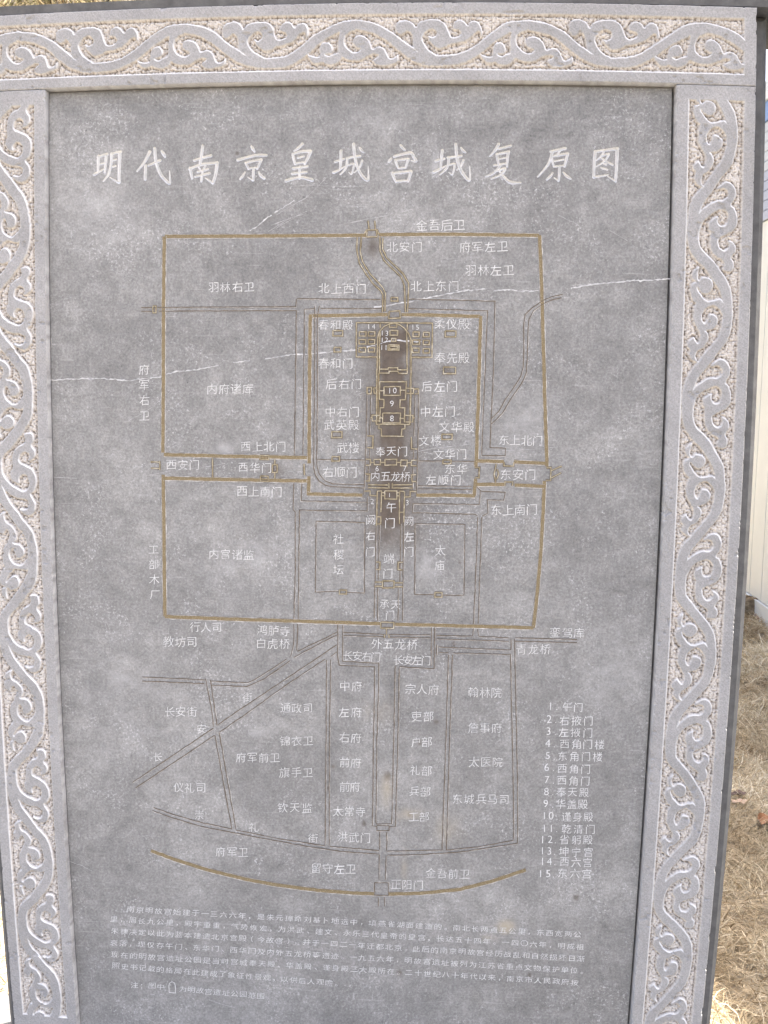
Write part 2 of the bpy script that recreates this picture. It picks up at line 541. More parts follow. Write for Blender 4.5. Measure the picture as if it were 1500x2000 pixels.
def rail(name, x0, x1, z0, z1, field, sampler, seed, depth=0.055, step=1.2, inner='none'):
    """one stone rail: a tensor-grid relief with returned edges. Coordinates are squared-up (photo px units)"""
    nx, nz = int((x1 - x0) / step), int((z1 - z0) / step)
    xs, zs = np.linspace(x0, x1, nx), np.linspace(z1, z0, nz)
    X, Z = np.meshgrid(xs, zs)
    fx0, fx1, fz0, fz1 = field
    jit = 0.8 * (vnoise(X / 22, Z / 22, seed + 11) - 0.5)
    edge = np.minimum(np.minimum(X - fx0, fx1 - X), np.minimum(Z - fz0, fz1 - Z)) + jit
    s = sampler(X, Z)
    h, cut, grain, worn_lit = relief(s, edge, X, Z, seed)
    # rounded, chipped outer arris
    b = np.minimum(np.minimum(X - x0, x1 - X), np.minimum(Z - z0, z1 - Z))
    chip = vnoise(X / 5, Z / 5, seed + 20) * vnoise(X / 26, Z / 26, seed + 21)
    rad = 1.6 + 5.0 * sstep(0.42, 0.75, chip)
    t = np.clip(1 - b / rad, 0, 1)
    h = h - 0.0011 * rad * (1 - np.sqrt(np.clip(1 - t * t, 0, 1)))
    worn_lit = np.maximum(worn_lit, 0.42 * sstep(0.15, 0.8, t) * vnoise(X / 9, Z / 9, seed + 22))
    q = np.stack([X, Z], -1) / PX
    w = wq(q, DF)
    w[..., 1] -= h
    v = w.reshape(-1, 3)
    f = grid_faces(nz, nx)
    ring = np.concatenate([np.arange(nx), np.arange(1, nz) * nx + nx - 1, (nz - 1) * nx + np.arange(nx - 2, -1, -1), np.arange(nz - 2, 0, -1) * nx])
    back = v[ring].copy(); back[:, 1] = DF + depth
    n0 = len(v); m = len(ring)
    i = np.arange(m); j = (i + 1) % m
    sk = np.stack([ring[i], ring[j], n0 + j, n0 + i], 1)
    v = np.concatenate([v, back]); f = np.concatenate([f, sk])
    at = {}
    for n_, a_ in (('cut', cut), ('grain', grain), ('worn_lit', worn_lit)):
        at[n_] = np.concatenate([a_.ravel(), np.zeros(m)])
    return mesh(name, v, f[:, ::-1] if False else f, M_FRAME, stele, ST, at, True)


XL, XR = -0.4790 * PX, 0.3077 * PX
ZT, ZJ, ZB = 0.3794 * PX, 0.3022 * PX, -0.785 * PX
PL, PR = -0.3984 * PX * D / DF, 0.2271 * PX * D / DF


def top_sampler(X, Z):
    # every crest was cut by eye: let the pattern drift a little along the rail
    cr = np.array([-0.6, -0.4310, -0.2559, -0.0848, 0.0837, 0.2577, 0.43]) * PX
    k = np.arange(-2, 5) * P_TOP
    u = np.interp(X, cr, k)
    wob = 6.0 * (vnoise(X / 70, Z / 45, 61) - 0.5)
    return sample(TOP_T, u + wob, Z + 4.0 * (vnoise(X / 60, Z / 60, 62) - 0.5), T_LOV)


def jr_sampler(X, Z):
    u = -Z - (-0.0866 * PX)
    wob = 7.0 * (vnoise(X / 50, Z / 80, 63) - 0.5)
    return sample(JAMB_T, u + wob, X + 4.0 * (vnoise(X / 60, Z / 60, 64) - 0.5), J_LOV)


def jl_sampler(X, Z):
    # the left jamb carries the same pattern turned upside down
    u = (Z - 0.1546 * PX) * (0.1737 / 0.1713)
    xr = (X + 0.4665 * PX) + 0.2420 * PX
    wob = 7.0 * (vnoise(X / 50, Z / 80, 65) - 0.5)
    return sample(JAMB_T, u + wob, xr + 4.0 * (vnoise(X / 60, Z / 60, 66) - 0.5), J_LOV)


GAP = 1.1
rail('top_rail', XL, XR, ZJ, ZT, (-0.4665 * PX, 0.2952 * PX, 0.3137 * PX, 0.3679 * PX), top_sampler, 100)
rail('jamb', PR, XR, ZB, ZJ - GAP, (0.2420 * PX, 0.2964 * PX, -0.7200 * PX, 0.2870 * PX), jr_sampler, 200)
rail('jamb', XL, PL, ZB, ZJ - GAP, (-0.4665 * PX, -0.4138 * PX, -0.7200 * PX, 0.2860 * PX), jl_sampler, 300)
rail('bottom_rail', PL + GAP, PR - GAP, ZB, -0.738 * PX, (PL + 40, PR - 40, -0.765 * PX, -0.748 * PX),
     lambda X, Z: np.full(X.shape, 5.0), 400)

# --- rough dark body the frame is set into, capping slab, plinth


def slab(name, pts, y0, y1, mat, cham=0.0):
    """prism from a squared-up outline (photo px units) between two depths"""
    P = np.array(pts, float)
    out = []
    for a, b in zip(P, np.roll(P, -1, 0)):
        out += [a + (b - a) * t for t in np.linspace(0, 1, 24, endpoint=False)]
    P = np.array(out); n = len(P)
    c = P.mean(0)
    inn = P - np.sign(P - c) * cham * PX / D
    rings = [(inn, y0), (P, y0 + cham), (P, y1)] if cham else [(P, y0), (P, y1)]
    v = []
    for r, y in rings:
        w = wq(r / PX, DF); w[:, 1] = y; v.append(w)
    v = np.concatenate(v)
    f = []
    for k in range(len(rings) - 1):
        for i in range(n):
            j = (i + 1) % n
            f.append((k * n + i, k * n + j, (k + 1) * n + j, (k + 1) * n + i))
    f.append(tuple(range(n))[::-1]); f.append(tuple((len(rings) - 1) * n + i for i in range(n)))
    return mesh(name, v, f, mat, stele, ST)


e = 0.0187 * PX
slab('back_slab', [(XL - e, ZB), (XR + e, ZB), (XR + e, ZT + 1), (XL - e, ZT + 1)], D + 0.022, D + 0.16, M_DARK, 0.010)
z0 = wq(np.array([[0, (ZT + 1.2) / PX]]))[0, 2]
cw = MB()
cx0, cx1 = -0.98, 0.68
zz = 2.158
prof = [(DF + 0.004, 0.0), (DF + 0.002, 0.013), (DF + 0.02, 0.017), (D + 0.08, 0.030), (D + 0.16, 0.017), (D + 0.19, 0.0)]


def cap_z(x):
    q = np.array([[x / DF, ZT / PX]])
    return wq(q)[0, 2] + 0.0006


nx = 60
xs = np.linspace(cx0, cx1, nx)
v, f = [], []
for x in xs:
    zb = cap_z(x)
    v += [(x, y, zb + z) for y, z in prof]
k = len(prof)
for i in range(nx - 1):
    for j in range(k):
        f.append((i * k + j, i * k + (j + 1) % k, (i + 1) * k + (j + 1) % k, (i + 1) * k + j))
f += [tuple(range(k))[::-1], tuple((nx - 1) * k + j for j in range(k))]
mesh('capping_slab', v, f, M_DARK, stele, ST)
pb = MB()
pb.box((-1.05, D - 0.12, -0.05), (0.76, D + 0.30, 0.10))
pb.box((-0.98, D - 0.05, 0.10), (0.68, D + 0.22, 0.165))
mesh('plinth', pb.v, pb.f, M_DARK, stele, ST)

# --- the inscribed panel -------------------------------------------------------
TITLE = [
    (170, 270, 4.286, [
        # 明
        [(96, 150, 13), (92, 220, 12), (90, 288, 10)], [(90, 158, 11), (130, 143, 12), (168, 134, 13)], [(160, 138, 14), (155, 210, 13), (148, 285, 10)],
        [(104, 220, 8), (145, 208, 9)], [(60, 304, 13), (98, 282, 10), (145, 256, 7)],
        [(206, 128, 13), (202, 210, 13), (180, 300, 11), (136, 360, 7)], [(206, 134, 10), (245, 120, 12), (280, 114, 14)],
        [(274, 118, 15), (270, 240, 14), (268, 368, 13)], [(266, 370, 12), (232, 352, 8), (194, 330, 5)], [(208, 186, 9), (246, 178, 8)], [(204, 244, 9), (240, 232, 8)],
        # 代
        [(524, 115, 15), (480, 200, 13), (420, 274, 9)], [(490, 228, 13), (488, 290, 13), (486, 343, 12)], [(514, 228, 11), (560, 208, 11), (612, 186, 13)],
        [(566, 86, 14), (576, 190, 14), (612, 295, 14), (655, 350, 14), (690, 378, 12), (694, 330, 8), (690, 272, 4)], [(624, 108, 10), (640, 132, 15), (654, 156, 9)],
        # 南
        [(968, 64, 13), (958, 140, 14), (946, 210, 13)], [(898, 186, 12), (960, 166, 11), (1036, 146, 14)], [(862, 250, 13), (872, 300, 13), (880, 336, 10)],
        [(856, 258, 12), (960, 220, 12), (1090, 205, 13)], [(1090, 210, 15), (1076, 300, 14), (1052, 374, 13)], [(1050, 374, 11), (1018, 352, 8), (990, 334, 4)],
        [(934, 240, 9), (948, 262, 8)], [(990, 230, 9), (975, 258, 7)], [(924, 282, 9), (1012, 258, 10)], [(906, 322, 10), (1024, 294, 11)], [(972, 262, 10), (962, 310, 11), (956, 360, 10)],
        # 京
        [(1376, 70, 11), (1388, 90, 14), (1402, 112, 9)], [(1262, 182, 14), (1340, 160, 12), (1420, 142, 12), (1500, 142, 13)], [(1328, 206, 12), (1340, 230, 11), (1352, 258, 9)],
        [(1330, 206, 11), (1395, 190, 10), (1458, 180, 13)], [(1456, 186, 13), (1440, 220, 12), (1424, 256, 9)], [(1352, 254, 8), (1424, 246, 9)],
        [(1394, 262, 12), (1392, 310, 12), (1390, 350, 11)], [(1388, 352, 9), (1346, 326, 5)], [(1322, 284, 7), (1302, 316, 12), (1282, 340, 10)], [(1438, 282, 7), (1452, 312, 13), (1484, 336, 11)]]),
    (520, 270, 4.286, [
        # 皇
        [(302, 48, 14), (270, 80, 12), (232, 106, 7)], [(222, 132, 12), (230, 175, 12), (242, 216, 11)], [(222, 132, 10), (290, 112, 12), (372, 108, 14)], [(368, 116, 15), (348, 165, 13), (322, 212, 12)],
        [(264, 164, 9), (314, 152, 9)], [(242, 212, 10), (322, 200, 8)], [(226, 252, 12), (285, 244, 10), (344, 236, 12)], [(218, 298, 12), (275, 290, 10), (336, 284, 11)], [(282, 240, 12), (278, 335, 12)],
        [(166, 356, 15), (230, 338, 12), (300, 328, 13), (384, 350, 15)],
        # 城
        [(576, 198, 11), (652, 174, 10)], [(626, 106, 14), (624, 190, 13), (618, 258, 10)], [(564, 286, 13), (610, 266, 10), (658, 236, 6)], [(676, 168, 10), (730, 156, 10), (786, 150, 11)],
        [(680, 170, 12), (668, 246, 11), (620, 302, 7)], [(688, 226, 8), (732, 214, 10), (726, 264, 9), (712, 300, 8), (690, 284, 4)],
        [(732, 48, 13), (744, 170, 13), (784, 288, 13), (846, 352, 13), (856, 300, 7), (852, 232, 3)], [(802, 188, 11), (780, 246, 9), (736, 288, 5)], [(784, 80, 9), (800, 104, 12), (816, 118, 6)],
        # 宫
        [(1126, 60, 12), (1142, 82, 13), (1160, 98, 9)], [(1046, 166, 8), (1036, 186, 14), (1024, 198, 9)], [(1070, 152, 11), (1140, 134, 11), (1212, 122, 13), (1236, 160, 13), (1254, 192, 12), (1214, 188, 5)],
        [(1082, 184, 12), (1092, 216, 11), (1106, 250, 9)], [(1082, 186, 9), (1186, 172, 11)], [(1188, 176, 13), (1166, 246, 10)], [(1106, 250, 9), (1166, 246, 8)],
        [(1056, 292, 13), (1068, 326, 12), (1086, 364, 10)], [(1056, 294, 10), (1212, 276, 12)], [(1212, 282, 14), (1186, 360, 11)], [(1086, 362, 11), (1186, 354, 9)]]),
    (830, 270, 3.75, [
        # 城
        [(78, 168, 10), (142, 150, 9)], [(126, 90, 12), (120, 160, 11), (114, 216, 9)], [(64, 248, 11), (110, 226, 9), (152, 202, 5)], [(166, 142, 9), (266, 130, 10)],
        [(176, 142, 11), (162, 214, 10), (110, 266, 6)], [(180, 196, 7), (216, 188, 9), (212, 230, 8), (200, 266, 7), (176, 250, 4)],
        [(226, 44, 12), (236, 150, 12), (266, 240, 12), (322, 308, 11), (330, 262, 6), (328, 204, 3)], [(280, 164, 10), (262, 206, 8), (234, 232, 5)], [(264, 70, 8), (280, 92, 11), (298, 104, 6)],
        # 复
        [(540, 44, 12), (512, 90, 11), (474, 132, 6)], [(540, 78, 9), (628, 56, 10)], [(526, 118, 10), (534, 160, 10), (540, 196, 8)], [(526, 118, 8), (614, 98, 11)], [(610, 100, 12), (604, 150, 11), (600, 206, 9)],
        [(542, 152, 7), (594, 142, 7)], [(506, 200, 8), (596, 184, 8)], [(550, 202, 10), (506, 252, 9), (444, 280, 6)], [(532, 238, 8), (588, 222, 10), (556, 266, 9), (486, 298, 6)],
        [(548, 244, 8), (585, 290, 11), (628, 324, 13), (700, 326, 7)],
        # 原
        [(922, 98, 10), (1028, 74, 12)], [(934, 100, 11), (902, 192, 11), (826, 282, 6)], [(988, 92, 9), (966, 124, 7)], [(926, 136, 10), (934, 170, 10), (944, 208, 8)], [(926, 134, 8), (1046, 112, 11)],
        [(1044, 118, 12), (1022, 206, 10)], [(952, 168, 7), (1014, 156, 7)], [(944, 208, 8), (1018, 200, 8)], [(986, 212, 10), (984, 260, 10), (980, 310, 9)], [(978, 312, 8), (946, 290, 4)],
        [(936, 254, 7), (914, 282, 11), (892, 302, 8)], [(1012, 250, 6), (1036, 276, 12), (1066, 296, 8)],
        # 图
        [(1246, 100, 12), (1240, 190, 12), (1236, 286, 11)], [(1246, 98, 10), (1330, 86, 10), (1412, 76, 13)], [(1408, 82, 13), (1404, 200, 12), (1396, 314, 11)], [(1394, 314, 9), (1340, 280, 4)], [(1236, 286, 9), (1342, 268, 6)],
        [(1312, 98, 9), (1290, 130, 8), (1256, 162, 5)], [(1300, 128, 7), (1346, 116, 9), (1316, 166, 8), (1254, 208, 5)], [(1284, 134, 6), (1326, 170, 9), (1376, 196, 8)], [(1300, 180, 6), (1328, 194, 7)], [(1290, 216, 6), (1336, 230, 8)]]),
]

t0p, t1p = qk(np.array([[150., 275.], [1250., 365.]])) * PX
xs = np.arange(PL - 8, PR + 8, 0.85)
zc = np.concatenate([np.arange(ZJ + 8, t0p[1], -6.0), np.arange(t0p[1], t1p[1], -0.85), np.arange(t1p[1], ZB + 4, -6.0), [ZB + 4]])
X, Z = np.meshgrid(xs, zc)
pxs = pix(np.stack([X, Z], -1) / PX)
hh = np.zeros(X.shape); cut = np.zeros(X.shape)
band = (zc <= t0p[1] + 1) & (zc >= t1p[1] - 1)
Pb = pxs[band].reshape(-1, 2)
st = np.full(len(Pb), -99.0)
for ox, oy, sc, strokes in TITLE:
    for s_ in strokes:
        a = np.array(s_, float)
        a = smooth_poly(a, False, 4) if len(a) > 2 else a
        a = np.stack([ox + a[:, 0] / sc, oy + a[:, 1] / sc, np.maximum(a[:, 2], 2) / sc * 0.94], 1)
        m = (Pb[:, 0] > a[:, 0].min() - 6) & (Pb[:, 0] < a[:, 0].max() + 6) & (Pb[:, 1] > a[:, 1].min() - 6) & (Pb[:, 1] < a[:, 1].max() + 6)
        st[m] = np.maximum(st[m], sdf_stroke(Pb[m], a))
st = st + 0.35 * (vnoise(Pb[:, 0] / 2.2, Pb[:, 1] / 2.2, 31) - 0.5)
hb = -0.0016 * np.clip(st, 0, 2.8)
hh[band] = hb.reshape(-1, X.shape[1]); cut[band] = sstep(-0.25, 0.35, st).reshape(-1, X.shape[1]) * 1.0
cut[band] *= (0.78 + 0.22 * vnoise(Pb[:, 0] / 6, Pb[:, 1] / 6, 33)).reshape(-1, X.shape[1])
gx, gy = pxs[..., 0], pxs[..., 1]


def blob(cx, cy, rx, ry, p=1.0):
    return np.exp(-(((gx - cx) / rx) ** 2 + ((gy - cy) / ry) ** 2) ** p)


def column(cx, hw, y0, y1, soft=12, ysoft=22):
    return sstep(hw + soft, hw - soft, np.abs(gx - cx)) * sstep(y0 - ysoft, y0 + ysoft, gy) * sstep(y1 + ysoft, y1 - ysoft, gy)


rag = vnoise(gx / 13, gy / 13, 41); rag2 = vnoise(gx / 40, gy / 40, 42)
stain = np.maximum.reduce([0.95 * column(769, 30, 640, 700, 8), 0.5 * column(769, 28, 700, 735, 8), 0.95 * column(767, 31, 745, 838, 8, 10), 0.9 * column(765, 26, 835, 905, 14),
                           0.7 * column(762, 46, 900, 960, 16), 0.85 * column(763, 24, 950, 1030, 12), 0.42 * column(762, 18, 1020, 1070, 12), 0.30 * column(726, 26, 470, 500, 14),
                           0.65 * blob(729, 482, 15, 20), 0.22 * column(766, 62, 600, 1000, 40, 60), 0.5 * blob(536, 918, 22, 14), 0.5 * blob(872, 725, 14, 12), 0.35 * blob(660, 850, 16, 12),
                           0.3 * blob(770, 622, 20, 14), 0.35 * column(710, 8, 655, 690, 10), 0.35 * column(825, 18, 650, 690, 10)])
stain = np.maximum(stain, np.maximum(0.55 * column(766, 48, 625, 1070, 36, 30), 0.9 * column(766, 27, 640, 1035, 14, 16)))
stain = np.clip(stain * (0.85 + 0.55 * rag), 0, 0.97)
for cx, cy, r in [(651, 1498, 4), (757, 1516, 8), (711, 1608, 5), (886, 1257, 4), (463, 300, 4), (800, 1590, 4), (852, 1410, 5), (1125, 1752, 6), (820, 1450, 5), (898, 1100, 3), (780, 1900, 5), (1034, 1905, 4), (640, 1540, 3)]:
    stain = np.maximum(stain, 0.7 * blob(cx, cy, r, r, 2))
dust = np.maximum.reduce([0.45 * blob(755, 1545, 12, 26), 0.40 * blob(797, 1590, 26, 10) * (gx > 775), 0.5 * blob(988, 1810, 18, 14, 2), 0.3 * blob(955, 1832, 14, 6), 0.25 * blob(875, 1620, 26, 28), 0.3 * blob(790, 1700, 6, 30), 0.18 * blob(740, 1390, 30, 20)])
dust = np.clip(dust * (0.5 + rag), 0, 1)
chalk = np.maximum.reduce([0.55 * blob(838, 1108, 24, 22), 0.3 * blob(822, 1082, 16, 14), 0.45 * blob(440, 875, 24, 12), 0.5 * blob(520, 962, 14, 12), 0.45 * blob(850, 318, 9, 40) * (gx < 858), 0.3 * blob(735, 1350, 12, 16), 0.35 * blob(500, 1430, 20, 12),
                           0.35 * blob(700, 1130, 20, 12), 0.3 * blob(585, 1060, 30, 16), 0.3 * blob(490, 1060, 40, 14), 0.35 * blob(1040, 830, 60, 60), 0.3 * blob(1200, 1300, 60, 90), 0.3 * blob(230, 1350, 70, 120), 0.25 * blob(200, 420, 80, 60), 0.3 * blob(480, 1100, 80, 60), 0.28 * blob(720, 225, 60, 40)])
chalk = np.clip(chalk * (1.5 * rag * rag2 + 0.12), 0, 0.7)
hh = np.where(X > 0.2271 * PX - 4.5, -0.02, hh); hh = np.where(Z > 0.2996 * PX - 1.5, -0.012, hh); hh = np.where(X < -0.3984 * PX + 1.2, -0.012, hh)
w = wpx(pxs, D); w[..., 1] -= hh
panel = mesh('map_panel', w.reshape(-1, 3), grid_faces(len(zc), len(xs)), M_PANEL, stele, ST,
             {'cut': cut.ravel(), 'stain': stain.ravel(), 'dust': dust.ravel(), 'chalk': chalk.ravel()}, True)

# --- engraved map lines --------------------------------------------------------


def densify(p, step=9.0, jit=0.35):
    p = np.asarray(p, float); out = [p[0]]
    for a, b in zip(p[:-1], p[1:]):
        n = max(1, int(np.hypot(*(b - a)) / step))
        for t in np.arange(1, n + 1) / n:
            q = a + (b - a) * t
            out.append(q + (rng.normal(0, jit, 2) if t < 1 else 0))
    return np.array(out)


def ribbon(p, w, off=0.0, wj=0.12):
    """quad strip around a polyline (photo px): returns left/right edges with mitred joins"""
    p = np.asarray(p, float)
    t = np.diff(p, axis=0); t /= np.maximum(np.hypot(*t.T), 1e-9)[:, None]
    nrm = np.stack([-t[:, 1], t[:, 0]], 1)
    nv = np.concatenate([nrm[:1], nrm[:-1] + nrm[1:], nrm[-1:]])
    l = np.maximum(np.hypot(*nv.T), 1e-6)
    nv = nv / l[:, None]
    sc = np.ones(len(p)); sc[1:-1] = 1 / np.clip((nv[1:-1] * nrm[1:]).sum(1), 0.5, 1)
    ww = w * (1 + rng.uniform(-wj, wj, len(p)))
    c = p + nv * (sc * off)[:, None]
    return c + nv * (sc * ww / 2)[:, None], c - nv * (sc * ww / 2)[:, None]


_strips = [0]


class Lines:
    def __init__(s): s.v, s.f = [], []

    def strip(s, p, w, off, lift, trough=0.0, wj=0.12):
        n0 = sum(len(a) for a in s.v)
        _strips[0] += 1
        lift = lift + 0.0000006 * (_strips[0] % 211)      # no two cuts lie in exactly the same plane
        a, b = ribbon(p, w, off, wj)
        n = len(a)
        if trough:
            # a shallow groove: lip, floor, floor, lip
            rows = [(a, lift), (a * 0.72 + b * 0.28, lift - trough), (a * 0.28 + b * 0.72, lift - trough), (b, lift)]
        else:
            rows = [(a, lift), (b, lift)]
        for r, h in rows:
            q = wpx(r, D); q[:, 1] -= h; s.v.append(q)
        k = len(rows)
        for j in range(k - 1):
            for i in range(n - 1):
                s.f.append((n0 + j * n + i, n0 + j * n + i + 1, n0 + (j + 1) * n + i + 1, n0 + (j + 1) * n + i))

    def build(s, name, mat):
        return mesh(name, np.concatenate(s.v), np.array(s.f), mat, panel, ST)


WALLS = [
    [(322, 462), (450, 461.4), (600, 460.5), (716, 459.5)], [(740, 458.5), (860, 457.5), (1040, 459.6), (1053, 460)],
    [(1053, 459.5), (1054, 464), (1058, 560), (1062, 700), (1064, 780), (1068, 900), (1068, 911)], [(1063, 939), (1061, 1000), (1056, 1080), (1049, 1160), (1042, 1226)],
    [(322, 1204), (450, 1209), (600, 1213.5), (742, 1218)], [(772, 1219), (900, 1222.5), (1042, 1226)],
    [(321, 462), (319.5, 600), (319.2, 770), (318.5, 884)], [(319, 927), (320, 1000), (321, 1110), (322.5, 1204)],
    [(320, 888), (450, 891), (600, 894)], [(320, 934), (450, 936.5), (605, 939.5)],
    [(604, 617), (700, 615.5), (757, 614.5)], [(784, 614.5), (860, 616), (938, 618)],
    [(606, 616), (604.5, 760), (604, 880), (604, 905)], [(603.5, 930), (602.5, 966)],
    [(600, 964.5), (650, 966), (708, 967)], [(813, 967), (870, 967), (928, 968.5)],
    [(939, 617), (935, 750), (931, 880), (929.5, 912)], [(929, 935), (926, 968)],
    [(933, 900), (984, 901.5)], [(1004, 902), (1066, 905)], [(930, 946), (985, 946)], [(1005, 947.5), (1063, 950)],
    [(295, 1661), (340, 1678), (400, 1697), (480, 1717), (540, 1728), (620, 1738.5), (690, 1743.8), (731, 1745.5)], [(759, 1745.8), (820, 1744.5), (900, 1736.5), (960, 1721), (1027, 1698.5)],
]
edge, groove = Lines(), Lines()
for p in WALLS:
    wall = Lines()
    p = densify(p, 8, 0.22)
    wall.strip(p, 6.6, 0, 0.0008, 0.0003, 0.05)
    groove.strip(p, 9.0, 0, 0.00035, 0, 0.12)  # wider dark brown strip underneath, showing as a border
    wall.build('city_wall_line', M_OCHRE)
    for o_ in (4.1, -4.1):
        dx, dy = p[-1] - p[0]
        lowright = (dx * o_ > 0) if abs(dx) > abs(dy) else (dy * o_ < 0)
        edge.strip(p, 1.6 if lowright else 0.8, o_ if lowright else o_ * 0.93, 0.0005, 0, 0.5)  # painted light
for pts_, w__ in (([(739.5, 652), (739.5, 740), (737.5, 826)], 3.6), ([(801, 662), (801.5, 740), (799.5, 826)], 2.6)):
    wall = Lines()
    wall.strip(densify(pts_, 8, 0.2), w__, 0, 0.0007, 0.0003)
    wall.build('city_wall_line', M_OCHRE)

RIVERS = [  # olive channels in the palace quarter
    [(698, 463), (697, 487), (702, 513), (715, 535), (728, 553), (743, 567), (748, 575), (747, 610)], [(706, 463), (703.5, 490), (708, 510), (723, 535), (740, 553), (748, 562), (753, 573), (752, 587), (752, 608)],
    [(742, 463), (742.5, 490), (750, 508), (767, 525), (783, 540), (790, 558), (791, 578), (792, 610)], [(748, 465), (747.5, 487), (755, 503), (775, 522), (788, 535), (798, 553), (798, 570), (796, 610)],
    [(719, 431), (721, 448)], [(732, 431), (733.5, 448)], [(712, 456), (716, 449), (737, 449), (740, 458)], [(716, 463), (737, 462)], [(717, 451), (716, 462)], [(735, 450), (737, 461)],
    [(760, 608), (781, 607), (782, 621), (759, 622), (760, 608)], [(764, 581), (777, 581), (777, 588), (764, 588), (764, 581)],
    [(696, 697), (696, 630), (770, 630), (844.7, 631), (844, 698), (803, 698)], [(695, 697), (737, 697)],
    [(735.5, 828), (736, 740), (737, 690), (737.5, 662), (741, 648), (750, 637.5), (762, 632.5), (770, 631), (778, 633), (790, 641), (798, 651), (803, 663), (803, 700), (802.5, 760), (801, 826)],
    [(742.7, 644), (741.5, 680), (741, 728)], [(794.7, 648), (795, 690), (795.5, 728)], [(742.7, 640), (742.7, 632)], [(795.5, 644), (795.5, 632)],
    [(742, 721), (758, 721), (758.7, 718), (777, 718), (777, 722), (796, 722)], [(741, 728.5), (760, 728.5), (760, 725), (777, 725), (779, 729), (796, 729.5)],
    [(741.6, 745.3), (793.9, 745.3), (792, 780.5), (781.6, 781), (781, 796), (790.7, 796.5), (790, 825)], [(741.6, 745.3), (741, 779.5), (750, 780), (749.6, 796), (742.7, 796.5), (742, 825)],
    [(734, 820), (735.5, 828.5), (800, 828.5), (801, 822)], [(740.5, 829.6), (740, 836.5), (745, 837.6), (745, 851.5), (788.5, 852)], [(791, 829), (791, 837), (785, 838), (784, 851)],
    [(750, 755), (782, 755), (782, 772), (750, 772), (750, 755)], [(747.5, 806.7), (782.5, 806.7), (782, 826), (747.5, 826), (747.5, 806.7)],
    [(741, 763), (750, 763)], [(782, 762), (792, 762)], [(743, 816), (747.5, 816)], [(782, 817), (790, 817)],
    [(735, 757.6), (730, 757.6), (731, 768), (735, 768)], [(742, 811), (726.7, 811), (727, 822), (742, 822)], [(724, 815.5), (727, 815.5)], [(792, 811), (806.7, 811), (806, 824), (792, 824)], [(806, 816), (810, 816)],
    [(794, 758), (808, 758.5), (807, 768.5), (794, 768)], [(717, 769), (717, 756.5), (726, 756.5), (725, 769), (718, 769)], [(809, 760), (817, 759), (817.5, 769), (811, 769)],
    [(717, 851), (729, 851.5), (728, 875), (717, 874)], [(803.5, 853), (804, 876), (815, 877)],
    [(730.5, 897), (743.3, 897), (743, 907.5), (731, 907.5), (730.5, 897)], [(752, 896.8), (775, 896.8), (774.5, 908), (752, 908.5), (752, 896.8)], [(783, 898.4), (795.5, 898.4), (795, 909.6), (782.5, 909.6), (783, 898.4)],
    [(723, 903), (730, 903)], [(743, 903), (752, 903)], [(775, 903), (783, 903)], [(795, 903.5), (804, 903.5)],
    [(715, 896.5), (723.5, 897), (723.5, 908.5), (715, 908.5)], [(813.5, 898.5), (804, 899), (803, 909), (813.5, 909.6)], [(714, 925.5), (722.5, 926), (721, 939.5), (714, 939)], [(812.5, 927), (803.7, 927.5), (805, 940.5), (812.5, 940)],
    [(719, 946.5), (758, 947)], [(719, 952), (758, 953)], [(768, 947), (806, 946)], [(768, 953), (806, 953)], [(759.6, 943), (759.8, 954)], [(766.3, 943.5), (766.5, 954)],
    [(751.5, 958.5), (775, 958.5), (775, 974.5), (751.5, 974), (751.5, 958.5)], [(737, 959), (746, 958.5)], [(737, 959), (735.5, 1020), (735, 1027)], [(745.5, 959), (744, 1000)], [(780.5, 959), (790, 959.5)], [(780.7, 960), (780, 1000)], [(790, 960), (789, 1020)],
    [(746, 962), (751, 962)], [(746, 968), (751, 968)], [(775, 962), (780, 962)], [(775, 968), (780, 968.5)],
    [(736.7, 1009), (744, 1009.5), (743.5, 1023), (736, 1023.5)], [(789, 1000), (780, 1001), (780.5, 1023)],
    [(712, 959), (723, 958.5), (723, 967), (735, 968)], [(813, 960), (801.5, 959.5), (801, 970), (791, 970.5)],
    [(747.5, 1134), (770, 1134.5), (769.5, 1148), (747.5, 1148), (747.5, 1134)], [(732, 1136.5), (747, 1136.5)], [(732, 1145), (747, 1145)], [(770, 1138), (787, 1138)], [(770, 1145.5), (787, 1146)],
    [(735, 1097), (742.5, 1098), (742, 1112), (735, 1112)], [(787, 1098), (778, 1098.5), (777.5, 1112), (786, 1113)],
    [(743.5, 1215), (769.5, 1215.5), (769, 1227), (743.5, 1226.5), (743.5, 1215)], [(755, 1228), (755, 1240)], [(751, 1239), (751, 1246)], [(759.5, 1239), (760, 1246)],
    [(508, 889), (525.5, 889.5), (525, 897.5), (508, 897), (508, 889)], [(509, 929.5), (524, 930), (524, 940), (509, 939.5), (509, 929.5)], [(532, 907.5), (541.5, 907.5), (541.5, 922.5), (532, 922.5), (532, 907.5)], [(537, 897), (537, 907)], [(537, 923), (537, 935)], [(415.5, 895), (415.5, 932)],
    [(294, 902), (312, 903)], [(295, 914), (313, 915)], [(312, 900), (312.5, 918)], [(299, 598), (305, 598), (305, 611), (299, 611), (299, 598)], [(594, 906), (595, 928)],
    [(984.5, 902), (984.5, 909.5), (1003, 910), (1003.5, 902.5)], [(986, 949), (986, 941), (1001.5, 941), (1001, 949)], [(969, 906), (967.5, 916), (965, 926), (967.5, 937), (968, 943)], [(971, 916), (974, 926), (970, 936)], [(927, 912.5), (936.5, 913), (935.5, 933), (927, 933)],
    [(1067, 913.5), (1076, 913), (1075.5, 938), (1066, 938.5)], [(1077, 919), (1097, 910)], [(1077, 933), (1096, 923)],
]
